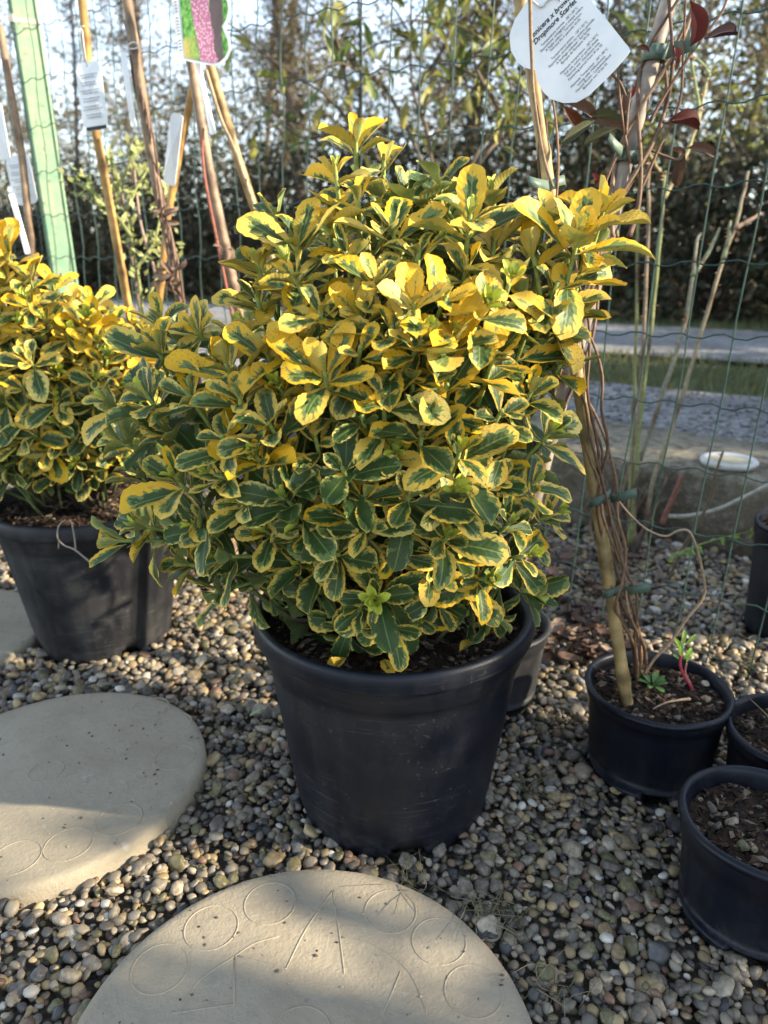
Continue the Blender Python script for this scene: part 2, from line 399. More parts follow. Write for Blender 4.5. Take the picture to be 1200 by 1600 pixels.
# grass on the verge: nobody could count it
mb = MB(); rr = random.Random(5)
for i in range(12000):
    if rr.random() < 0.72: t, n = rr.uniform(-2.5, 6), rr.uniform(nr1 - 0.08, ng1 + 0.1)
    else: t, n = rr.uniform(-3, 14), rr.uniform(nr2 - 0.15, HEDGE_N + 0.4)
    p = fr(t, n, RAISE - 0.015); h = rr.uniform(0.025, 0.075); a = rr.uniform(0, 6.28); w = 0.004
    d = Vector((math.cos(a), math.sin(a), 0)); l = Vector((rr.uniform(-.6, .6), rr.uniform(-.6, .6), 1)) * h
    k = rr.random(); c = (0.08 + 0.10 * k, 0.105 + 0.06 * k, 0.035 + 0.03 * k)
    mb.add([p - d * w, p + d * w, p + l * 0.6 + d * w * 0.6, p + l], [(0, 1, 2), (0, 2, 3)], c)
mb.build('grass', M['foliage'], kind='stuff')

# ------------------------------------------------------------------ stepping stones
def slab(name_lab, c, r, th, tilt=(0, 0)):
    o = thing('stepping_stone', name_lab, 'stepping stone', c, 'round stepping stones laid in the gravel')
    o.rotation_euler = (tilt[0], tilt[1], 0)
    prof = [(0.0001, 0), (r * 0.5, 0), (r * 0.95, 0), (r * 0.984, -0.0010), (r * 0.995, -0.0035), (r, -0.009), (r * 1.003, -th * 0.7), (r * 0.985, -th)]
    def mod(rr_, z, a, i):
        k = 1 + 0.006 * noise.noise(Vector((math.cos(a) * 2.2, math.sin(a) * 2.2, c[0]))) + 0.0035 * noise.noise(Vector((math.cos(a) * 14, math.sin(a) * 14, i * 0.4)))
        return rr_ * (k if rr_ > r * .9 else 1), z
    m = MB(); m.lathe(prof, 128, mod); sb = m.build('slab', M['slab'], o)
    gr = MB(); q = random.Random(int(r * 1e4) + int(c[0] * 100))
    for i in range(110):
        a = q.uniform(0, 6.28); d = r * .97 * math.sqrt(q.random()) ** .8; s_ = q.uniform(.0006, .0022); k = q.uniform(.7, 1.6); p = Vector((d * math.cos(a), d * math.sin(a), s_ * .3)); E_ = Matrix.Rotation(q.uniform(0, 6.28), 3, 'Z')
        gr.add([p + E_ @ Vector(v) * s_ * q.uniform(.7, 1.3) for v in ((1.5, 0, 0), (-1.3, .2, 0), (0, 1, 0), (.1, -.9, 0), (0, 0, .8))], [(0, 2, 4), (2, 1, 4), (1, 3, 4), (3, 0, 4)], q.choice([(.10 * k, .075 * k, .05 * k), (.26 * k, .22 * k, .16 * k), (.06 * k, .05 * k, .04 * k)]))
    gr.build('grit', M['chips'], sb, kind='stuff', smooth=False)
    return o
def slab_point(o, px, py):
    bpy.context.view_layer.update()
    nrm = o.matrix_world.to_3x3() @ Vector((0, 0, 1)); d = ray(px, py)
    w = EYE + d * ((o.matrix_world.translation - EYE).dot(nrm) / d.dot(nrm))
    return o.matrix_world.inverted() @ w
def ring(o, px, py, r):
    c = slab_point(o, px, py); m = MB()
    m.tube([(c.x + r * math.cos(a), c.y + r * math.sin(a) * 1.0, -0.00035) for a in [2 * math.pi * k / 36 for k in range(37)]], 0.0011, 6, False)
    m.build('embossed_ring', M['slab'], o)
def groove(o, pts):
    m = MB(); q = [slab_point(o, *p) for p in pts]
    m.tube([(p.x, p.y, -0.00035) for p in (smooth_path(q, 5) if len(q) > 2 else q)], 0.0011, 6)
    m.build('embossed_line', M['slab'], o)
D_ = math.radians
s1 = slab('round sandy stepping stone in front of the big pot with raised wedge pattern', (-0.0755, 0.4745, 0.016), 0.219, 0.034)
for p in ((250, 1513), (330, 1449), (422, 1411), (610, 1424), (686, 1470), (740, 1548), (470, 1618)): ring(s1, *p, 0.0285)
groove(s1, [(367, 1494), (312, 1532), (280, 1582)]); groove(s1, [(367, 1494), (366, 1572)]); groove(s1, [(268, 1584), (366, 1568)])
groove(s1, [(367, 1494), (398, 1474), (436, 1463)]); groove(s1, [(520, 1392), (478, 1452), (448, 1512)]); groove(s1, [(520, 1392), (529, 1450), (538, 1522)])
groove(s1, [(533, 1464), (590, 1480), (640, 1520), (668, 1585)]); groove(s1, [(626, 1518), (598, 1586)]); groove(s1, [(448, 1512), (440, 1512), (372, 1494)])
s2 = slab('grey round stepping stone left of the big pot with faint small rings', (-0.472, 0.861, 0.017), 0.217, 0.045, (D_(-1.7), D_(-1.9)))
for p, r in (((72, 1205), .0235), ((186, 1280), .0285), ((107, 1319), .0285), ((25, 1340), .0285), ((273, 1183), .0285), ((270, 1130), .0285), ((235, 1105), .0285)): ring(s2, *p, r)
s3 = slab('small visible arc of a round stepping stone beside the left pot foot', (-0.885, 1.258, 0.018), 0.219, 0.042)
SLABS = [(-0.0755, 0.4745, 0.219), (-0.472, 0.861, 0.218), (-0.885, 1.258, 0.219)]

# ------------------------------------------------------------------ plant pots
POTS = []
def pot(lab, c, r_top, h, r_bot, mat, lip=0.010, band=0.04, band2=0.0, flutes=0, notch=(), soil=0.03, tilt=(0, 0), rim='flat', lip_h=0.012, seed=1, soil_mat='soil'):
    o = thing('plant_pot', lab, 'plant pot', c, 'black plastic plant pots'); o.rotation_euler = (tilt[0], tilt[1], 0)
    POTS.append((c[0], c[1], r_bot, r_top))
    rb = r_top - lip
    rz = lambda z: r_bot + (rb - r_bot) * (z / h)
    prof = [(r_bot * 0.2, 0.012), (r_bot - 0.012, 0.012), (r_bot - 0.004, 0.0), (r_bot, 0.004), (r_bot + 0.002, 0.02)]
    zs = [h * k / 8 for k in range(1, 9)]
    top = h - lip_h
    for z in zs:
        if z < top - band - band2 - 0.003: prof.append((rz(z), z))
    zb = top - band - band2
    if band2: prof += [(rz(zb) , zb), (rz(zb) + 0.0025, zb + 0.004)]; e1 = 0.0025
    else: e1 = 0
    z2 = top - band
    prof += [(rz(z2) + e1, z2), (rz(z2) + e1 + 0.0012, z2 + 0.0004), (rz(z2) + e1 + 0.0036, z2 + 0.0022), (rz(top) + e1 + 0.0036, top)]
    body = MB()
    def mod(r, z, a, i):
        k = 1.0
        if flutes and 0.02 < z < zb - 0.01: k += 0.012 * max(0.0, math.cos(a * flutes)) ** 6 - 0.006
        k += 0.004 * noise.noise(Vector((math.cos(a) * 1.5, math.sin(a) * 1.5, seed + z * 6)))
        if i > 3:
            for sa in (-1.95, 1.19): k += 0.007 * max(0.0, 1 - abs(a - math.pi - sa) / 0.06)
        zz = z
        if i in (2, 3):
            for na, nw in notch:
                d = abs((a - na + math.pi) % (2 * math.pi) - math.pi)
                if d < nw: zz = z + 0.020 * min(1.0, (nw - d) / 0.035)
        return r * k, zz
    body.lathe(prof, 128, mod); body.build('body', mat, o)
    # rim: a rolled lip that goes over and down inside
    rr_ = MB(); n = 9; ro = r_top; pr = []
    w = lip + 0.001
    if rim == 'flat':
        pr = [(ro - 0.004, top - 0.004), (ro - 0.0008, top - 0.002), (ro, top + 0.002), (ro - 0.001, h - 0.006), (ro - 0.0035, h - 0.0015), (ro - 0.007, h), (ro - 0.011, h - 0.002), (ro - 0.0135, h - 0.006), (ro - 0.015, h - 0.02), (r_bot + (ro - r_bot) * ((h - soil) / h) - 0.016, h - soil - 0.01)]
    else:
        c0 = (ro - lip_h / 2, h - lip_h / 2)
        for k in range(n + 1):
            a = -math.pi * 0.55 + math.pi * 1.55 * k / n
            pr.append((c0[0] + lip_h / 2 * math.cos(a), c0[1] + lip_h / 2 * math.sin(a)))
        pr += [(ro - lip_h - 0.002, h - lip_h), (r_bot + (ro - lip_h - r_bot) * ((h - soil) / h) - 0.002, h - soil - 0.01)]
    rr_.lathe(pr, 128, lambda r, z, a, i: (r * (1 + 0.004 * noise.noise(Vector((math.cos(a) * 1.5, math.sin(a) * 1.5, seed + z * 6)))), z + 0.0015 * noise.noise(Vector((math.cos(a) * 2, math.sin(a) * 2, seed)))))
    rr_.build('rim', mat, o)
    rs = r_bot + (r_top - 0.012 - r_bot) * ((h - soil) / h)
    sm = MB(); rg = random.Random(seed); N = 26; vs = []; fs = []
    for i in range(N + 1):
        for k in range(48):
            a = 2 * math.pi * k / 48; r = (rs + 0.002) * max(i, 0.01) / N
            x, y = r * math.cos(a), r * math.sin(a)
            z = h - soil + 0.010 * noise.noise(Vector((x * 22, y * 22, seed))) + 0.006 * noise.noise(Vector((x * 80, y * 80, seed)))
            vs.append((x, y, z))
    for i in range(N):
        for k in range(48):
            k2 = (k + 1) % 48; fs.append((i * 48 + k, i * 48 + k2, (i + 1) * 48 + k2, (i + 1) * 48 + k))
    sm.add(vs, fs); so = sm.build('soil', M[soil_mat], o)
    ch = MB()
    for i in range(int(2600 * rs * rs / 0.0144 * 0.5) + 60):
        a = rg.uniform(0, 6.28); r = rs * math.sqrt(rg.random()) * 0.96; s = rg.uniform(0.0015, 0.0055)
        p = Vector((r * math.cos(a), r * math.sin(a), h - soil + 0.010 * noise.noise(Vector((r * math.cos(a) * 22, r * math.sin(a) * 22, seed))) + s * 0.4))
        q = rg.random()
        c_ = (0.022, 0.015, 0.010) if q < .55 else (0.075, 0.045, 0.026) if q < .85 else (0.17, 0.13, 0.09)
        E_ = Matrix.Rotation(rg.uniform(0, 6.28), 3, 'Z') @ Matrix.Rotation(rg.uniform(-.7, .7), 3, 'X')
        sx, sy, sz = s * rg.uniform(.8, 2.2), s * rg.uniform(.5, 1), s * rg.uniform(.3, .8)
        oc = [(sx, 0, 0), (-sx, 0, 0), (0, sy, 0), (0, -sy, 0), (0, 0, sz), (0, 0, -sz)]
        ch.add([p + E_ @ Vector(v) * rg.uniform(.8, 1.2) for v in oc], [(0, 2, 4), (2, 1, 4), (1, 3, 4), (3, 0, 4), (2, 0, 5), (1, 2, 5), (3, 1, 5), (0, 3, 5)], c_)
    ch.build('soil_bits', M['chips'], so, kind='stuff', smooth=False)
    return o
D = math.radians
main_pot = pot('big glossy blue black pot holding the large variegated shrub in the middle', (0.012, 0.845, 0.0), 0.1760, 0.289, 0.127, M['pot'], 0.008, 0.034, 0.0, 0, [(D(-82), .18), (D(-10), .15), (D(200), .15), (D(110), .15)], 0.030, rim='flat', lip_h=0.022, seed=3)
left_pot = pot('dusty dark fluted pot holding the smaller shrub at the left', (-0.545, 1.300, 0.0), 0.178, 0.285, 0.122, M['pot_grey'], 0.010, 0.030, 0.0, 14, [(D(-50), .16), (D(-140), .16), (D(60), .16)], 0.022, rim='flat', lip_h=0.024, seed=5)
cane_pot = pot('medium black pot with a bamboo cane and bare climber stems', (0.380, 0.892, 0.0), 0.0985, 0.140, 0.081, M['pot'], 0.006, 0.012, 0.0, 0, [(D(-100), .2), (D(20), .2)], 0.016, (0, 0), 'roll', 0.009, 7)
front_pot = pot('plantless navy pot of pebbly soil cut off by the right edge', (0.410, 0.640, 0.0), 0.090, 0.135, 0.074, M['pot'], 0.006, 0.022, 0.0, 12, [(D(-112), .32), (D(0), .3), (D(140), .3)], 0.022, (0, 0), 'roll', 0.010, 9)
stalk_pot = pot('small dark pot of dead stalks behind the pebbly soil pot', (0.532, 0.800, 0.0), 0.090, 0.130, 0.074, M['pot'], 0.006, 0.014, 0.0, 0, [], 0.018, (0, 0), 'roll', 0.010, 11)
hid_pot = pot('grey pot half hidden behind the big pot at its right shoulder', (0.172, 1.085, 0.0), 0.100, 0.142, 0.080, M['pot_grey'], 0.006, 0.016, 0.0, 0, [], 0.018, (0, 0), 'roll', 0.010, 13)
far_pot = pot('tall black container standing beyond the wire fence at the right', (0.800, 1.310, 0.0), 0.092, 0.225, 0.080, M['pot'], 0.004, 0.020, 0.0, 0, [], 0.02, (0, 0), 'roll', 0.008, 15)
edge_pot = pot('grey pot behind the fluted pot showing only its right side', (-1.145, 1.720, 0.0), 0.175, 0.280, 0.125, M['pot_grey'], 0.010, 0.03, 0.0, 0, [], 0.03, (0, 0), 'flat', 0.02, 17)

# ------------------------------------------------------------------ gravel
def ico(sub):
    import bmesh
    bm = bmesh.new(); bmesh.ops.create_icosphere(bm, subdivisions=sub, radius=1)
    v = np.array([p.co[:] for p in bm.verts]); f = np.array([[q.index for q in p.verts] for p in bm.faces]); bm.free(); return v, f
PAL = [((0.195, 0.165, 0.122), 26), ((0.125, 0.108, 0.084), 17), ((0.27, 0.22, 0.150), 20), ((0.30, 0.22, 0.115), 13), ((0.075, 0.072, 0.068), 7), ((0.34, 0.285, 0.205), 11), ((0.20, 0.12, 0.075), 8), ((0.52, 0.48, 0.40), 5), ((0.16, 0.14, 0.070), 8), ((0.40, 0.29, 0.145), 7)]
def pick(rr):
    x = rr.random() * sum(w for _, w in PAL)
    for c, w in PAL:
        x -= w
        if x <= 0: break
    k = rr.uniform(0.75, 1.25); return tuple(min(0.8, q * k) for q in c)
rg = random.Random(21)
def pebble_shape(base, i):
    a = rg.uniform(0.62, 0.95); b = rg.uniform(0.38, 0.72); off = Vector((i * 3.7, i * 1.3, 0)); out = []
    ang = rg.random() < 0.4
    for p in base:
        q = Vector(p); k = 1 + 0.38 * noise.noise(q * 0.9 + off) + 0.20 * noise.noise(q * 2.1 + off)
        if ang: k = min(k, 0.80 / max(abs(q.x * .8 + q.y * .6), abs(q.y * .8 - q.z * .6), abs(q.z), 0.75) )
        out.append((q.x * k, q.y * a * k, q.z * b * k))
    return np.array(out)
b2, f2 = ico(2); b3, f3 = ico(3)
b1, f1 = ico(1); SH1 = [pebble_shape(b1, i) for i in range(30)]
SH2 = [pebble_shape(b2, i) for i in range(40)]; SH3 = [pebble_shape(b3, i) for i in range(60)]
def blocked(x, y, m=0.0):
    for sx, sy, sr in SLABS:
        if math.hypot(x - sx, y - sy) < sr + m: return True
    for q in POTS:
        if math.hypot(x - q[0], y - q[1]) < q[2] - 0.004 + m: return True
    return False
peb = []
def scatter(y0, y1, sp_, rmin, rmax, layer):
    y = y0
    while y < y1:
        hw = 0.62 * y + (0.30 if layer < 2 else 0.75)
        x = -hw
        while x < hw:
            X = x + rg.uniform(-.5, .5) * sp_; Y = y + rg.uniform(-.5, .5) * sp_
            x += sp_
            s = rg.uniform(rmin, rmax) * (1.0 if rg.random() < .8 else 1.35)
            if Vector((X, Y, 0)).dot(NV) > nk0 - 0.01: continue
            if blocked(X, Y, s * (0.15 if layer else 0.4)): continue
            if layer == 1 and rg.random() < 0.45: continue
            px, py = project((X, Y, 0))
            out_ = px < -60 or px > 1260 or py > 1660
            if out_ != bool(layer == 2): continue
            peb.append((X, Y, s, layer))
        y += sp_
scatter(0.36, 1.05, 0.0112, 0.0038, 0.0078, 0); scatter(0.36, 1.05, 0.0112, 0.0034, 0.0092, 1); scatter(0.36, 1.05, 0.046, 0.009, 0.0130, 1)
scatter(1.05, 1.75, 0.0150, 0.0055, 0.0100, 0); scatter(1.05, 1.75, 0.0150, 0.0050, 0.0105, 1); scatter(1.05, 1.75, 0.06, 0.010, 0.0145, 1)
scatter(1.75, 2.30, 0.0230, 0.0090, 0.0140, 0); scatter(1.75, 2.30, 0.024, 0.0090, 0.0140, 1)
scatter(-0.10, 2.30, 0.0265, 0.0095, 0.0155, 2)
peb.sort(key=lambda p: -(p[2] * (2.2 if p[3] else 1.0) / math.hypot(p[0], p[1], H)))
def pmat(X, Y, s, layer):
    e = Matrix.Rotation(rg.uniform(0, 6.283), 4, 'Z') @ Matrix.Rotation(rg.gauss(0, .35), 4, 'X') @ Matrix.Rotation(rg.gauss(0, .35), 4, 'Y')
    z = (0.000 if not layer else 0.0062) + rg.uniform(-.003, .003)
    return Matrix.Translation((X, Y, z)) @ e @ Matrix.Scale(s, 4)
pm = []
for i in range(60):
    me = bpy.data.meshes.new('pebble'); me.from_pydata(SH3[i].tolist(), [], f3.tolist()); me.polygons.foreach_set('use_smooth', [True] * len(f3))
    at = me.attributes.new('Col', 'FLOAT_COLOR', 'POINT'); c = pick(rg)
    at.data.foreach_set('color', np.tile(np.array([*c, 1], np.float32), len(b3))); me.materials.append(M['pebble']); pm.append(me)
def in_view(p):
    px, py = project((p[0], p[1], 0)); return 0 < px < 1200 and py < 1600
cnt = 0; rest = []
for p in peb:
    if cnt < 300 and p[3] == 1 and in_view(p):
        o = link('pebble', pm[cnt % 60], ground, M=pmat(*p)); cnt += 1
    else: rest.append(p)
def bake(items, shapes, fc):
    nv, nf = len(shapes[0]), len(fc)
    V = np.empty((len(items) * nv, 3), np.float32); C_ = np.ones((len(items) * nv, 4), np.float32); FF = np.empty((len(items) * nf, 3), np.int32)
    for i, (m, c) in enumerate(items):
        m = np.array(m); V[i * nv:(i + 1) * nv] = shapes[i % len(shapes)] @ m[:3, :3].T + m[:3, 3]; C_[i * nv:(i + 1) * nv, :3] = c; FF[i * nf:(i + 1) * nf] = fc + i * nv
    return V, FF, C_
def np_mesh(name, V, FF, mat, k=3, smooth=True):
    me = bpy.data.meshes.new(name); me.vertices.add(len(V)); me.vertices.foreach_set('co', V.astype(np.float32).ravel())
    me.loops.add(FF.size); me.loops.foreach_set('vertex_index', FF.astype(np.int32).ravel())
    me.polygons.add(len(FF)); me.polygons.foreach_set('loop_start', np.arange(0, FF.size, k, dtype=np.int32))
    try: me.polygons.foreach_set('loop_total', np.full(len(FF), k, dtype=np.int32))
    except Exception: pass
    me.update(calc_edges=True); me.polygons.foreach_set('use_smooth', [smooth] * len(FF)); me.materials.append(mat); return me
def gravel_obj(name, items, shapes, fc, parent):
    V, FF, C_ = bake(items, shapes, fc); me = np_mesh(name, V, FF, M['pebble']); at = me.attributes.new('Col', 'FLOAT_COLOR', 'POINT'); at.data.foreach_set('color', C_.ravel()); return link(name, me, parent, kind='stuff')
gravel_obj('gravel', [(pmat(*p), pick(rg)) for p in rest if p[3] < 2], SH2, f2, ground)
gravel_obj('gravel', [(pmat(*p), pick(rg)) for p in rest if p[3] == 2], SH1, f1, ground)
print('pebbles', cnt, len(rest))
rq = []
for k in range(3600):
    n_ = nk1 + (nr1 - nk1) * rg.random() ** 1.5; p_ = fr(rg.uniform(-1.6, 1.6), n_ - .03, RAISE + .002); rq.append((p_, rg.uniform(.005, .013)))
it = []
for p_, s_ in rq:
    m = pmat(p_.x, p_.y, s_, 0); m.translation.z += RAISE + .002; q_ = rg.uniform(.08, .27); it.append((m, (q_, q_ * .98, q_ * .94)))
gravel_obj('road_gravel', it, SH1, f1, None)
# larger stones lying on the soil of the pots
def soil_stones(p, spots, col=(0.42, 0.39, 0.32)):
    for px, py, s in spots:
        s *= .72
        top = p.location.z + {main_pot: .26, cane_pot: .126, front_pot: .115, stalk_pot: .113}.get(p, .12)
        w = at_z(px, py, top + s * .3); me = pm[rg.randrange(60)]
        Mx = pmat(0, 0, s, 0); Mx.translation = w - Vector(p.location)
        link('pebble', me, p, M=Mx)
soil_stones(front_pot, [(1112, 1262, .010), (1104, 1217, .006), (1143, 1285, .011), (1152, 1275, .007), (1160, 1322, .010), (1178, 1325, .009), (1122, 1290, .007), (1132, 1272, .006), (1094, 1250, .005), (1185, 1260, .006)])
soil_stones(cane_pot, [(1103, 1068, .010), (1103, 1092, .010), (1058, 1122, .008), (938, 1062, .007), (1000, 1118, .006), (1090, 1100, .007), (962, 1078, .005), (1018, 1120, .006)])
soil_stones(main_pot, [(452, 985, .007), (437, 983, .006), (470, 1010, .007), (690, 1005, .006), (480, 1020, .006), (662, 1030, .006), (705, 1030, .007)])

# ------------------------------------------------------------------ variegated leaves
ROWS, COLS = 15, 4
def leaf_shape(wid, bend, cup, twist, serr, ripple, seed, droop_tip=0.0):
    vs = []; uu = []; vv = []
    y = z = 0.0; last = 0.0
    for i in range(ROWS + 1):
        v = i / ROWS
        a = bend * v + droop_tip * max(0, v - .6) * 2.5
        d = v - last; last = v
        y += math.cos(a) * d; z -= math.sin(a) * d
        w = (max(v - .04, 0) ** 0.78) * (max(1 - v, 0) ** 0.46) * 1.78 * wid * 0.5
        w = max(w, 0.018 if v < .2 else 0.0005)
        if 0.2 < v < 0.97: w *= 1 + serr * (1 if i % 2 else -1)
        for j in range(COLS + 1):
            u = -1 + 2 * j / COLS
            x = u * w; zz = z + abs(u) ** 1.4 * w * cup + ripple * w * math.sin(v * 9 + seed * 6 + u * 2) * abs(u)
            tw = twist * v; xx = x * math.cos(tw) - (zz - z) * math.sin(tw); z2 = z + x * math.sin(tw) + (zz - z) * math.cos(tw)
            vs.append((xx, y - math.sin(a) * 0, z2)); uu.append(u); vv.append(v)
    fs = [(i * 5 + j, i * 5 + j + 1, (i + 1) * 5 + j + 1, (i + 1) * 5 + j) for i in range(ROWS) for j in range(COLS)]
    return np.array(vs, np.float32), np.array(fs, np.int32), np.array(uu, np.float32), np.array(vv, np.float32)
lr = random.Random(77)
VAR = []
YL = [0.12, 0.22, 0.32, 0.42, 0.52, 0.62, 0.75, 0.9]
for yi, y0 in enumerate(YL):
    for ti, tone in enumerate((0.05, 0.45, 0.9)):
        for k in range(4):
            seed = lr.random()
            sh = leaf_shape(lr.uniform(.56, .76), lr.uniform(-.30, .70), lr.uniform(.12, .75), lr.uniform(-.35, .35), 0.04, lr.uniform(.04, .22), seed, lr.choice([0, 0, .35]))
            VAR.append((yi, ti, sh, seed, y0 + lr.uniform(-.06, .06), min(1, max(0, tone + lr.uniform(-.1, .1))), 0.0))
NB = len(VAR)
for k in range(6):      # lime bud leaves
    seed = lr.random(); VAR.append((0, 9, leaf_shape(.55, lr.uniform(-.5, .3), .7, 0, .03, .1, seed), seed, .5, .5, lr.uniform(.75, 1.0)))
VMESH = {}
def leaf_mesh(i):
    if i not in VMESH:
        _, _, (v, f, uu, vv), seed, yel, tone, age = VAR[i]
        me = np_mesh('leaf', v, f, M['leaf'], 4)
        a = me.attributes.new('lf', 'FLOAT_VECTOR', 'POINT'); a.data.foreach_set('vector', np.stack([uu, vv, np.full_like(uu, seed)], 1).astype(np.float32).ravel())
        a = me.attributes.new('lg', 'FLOAT_VECTOR', 'POINT'); a.data.foreach_set('vector', np.tile(np.array([yel, tone, age], np.float32), len(uu)))
        VMESH[i] = me
    return VMESH[i]
def pick_leaf(yel, tone):
    yi = min(range(len(YL)), key=lambda k: abs(YL[k] - yel - lr.gauss(0, .10))); ti = min(2, max(0, int(round(tone * 2 + lr.gauss(0, .45)))))
    return yi * 12 + ti * 4 + lr.randrange(4)
def frame(y, z):
    y = y.normalized(); x = y.cross(z)
    x = x.normalized() if x.length > 1e-6 else y.orthogonal().normalized(); z = x.cross(y)
    m = Matrix.Identity(4)
    for r in range(3): m[r][0] = x[r]; m[r][1] = y[r]; m[r][2] = z[r]
    return m
def rosette(out, P, A, L, pairs, yel, tone, bud=0, ph=None, spread=1.0, stem=0, stemgap=0.024):
    A = A.normalized(); e1 = A.orthogonal().normalized(); e2 = A.cross(e1)
    ph = lr.uniform(0, 6.28) if ph is None else ph
    tot = pairs + stem
    for k in range(tot):                       # k = 0 is the innermost pair
        f = min(1.0, (k + 0.4) / max(1, pairs - 0.6))
        th = D((20 if bud < 7 else 46) + (52 if bud < 7 else 36) * f ** 0.8) * spread + lr.gauss(0, .10)
        if k >= pairs: th = D(88) + lr.gauss(0, .2)
        ln = L * (0.50 + 0.55 * min(1, f * 1.25)) * lr.uniform(.76, 1.16)
        back = 0.004 + 0.017 * f * (L / .055) + max(0, k - pairs + 1) * stemgap
        for s in (0, 1):
            az = ph + k * (math.pi / 2 + .18) + s * math.pi + lr.gauss(0, .10)
            Rv = e1 * math.cos(az) + e2 * math.sin(az)
            t2 = th + lr.gauss(0, .10)
            y = A * math.cos(t2) + Rv * math.sin(t2); z = A * math.sin(t2) - Rv * math.cos(t2)
            y = (y + Vector((0, 0, -0.03 * f))).normalized()
            m = frame(y, z); m = m @ Matrix.Rotation(lr.gauss(0, .16), 4, 'Y')
            m = Matrix.Translation(P - A * back + Rv * 0.002) @ m @ Matrix.Scale(ln, 4)
            out.append((pick_leaf(yel + (0.10 if k == 0 else -0.10 * (k >= pairs)), tone), m))
    for k in range(bud):
        az = ph + 2.4 * k; Rv = e1 * math.cos(az) + e2 * math.sin(az); t2 = D(10 + 48 * k / max(1, bud))
        y = A * math.cos(t2) + Rv * math.sin(t2); z = A * math.sin(t2) - Rv * math.cos(t2)
        out.append((NB + lr.randrange(6), Matrix.Translation(P + A * (0.006 if bud >= 7 else -0.002)) @ frame(y, z) @ Matrix.Scale(L * lr.uniform(.22, .34) * (1.3 if bud >= 7 else 1), 4)))

def inside(poly, x, y):
    c = False; j = len(poly) - 1
    for i in range(len(poly)):
        xi, yi = poly[i]; xj, yj = poly[j]
        if (yi > y) != (yj > y) and x < (xj - xi) * (y - yi) / (yj - yi) + xi: c = not c
        j = i
    return c
def edge_d(poly, x, y):
    best = 1e9; j = len(poly) - 1
    for i in range(len(poly)):
        ax, ay = poly[j]; bx, by = poly[i]; dx, dy = bx - ax, by - ay
        t = max(0, min(1, ((x - ax) * dx + (y - ay) * dy) / (dx * dx + dy * dy + 1e-9)))
        best = min(best, math.hypot(x - ax - t * dx, y - ay - t * dy)); j = i
    return best

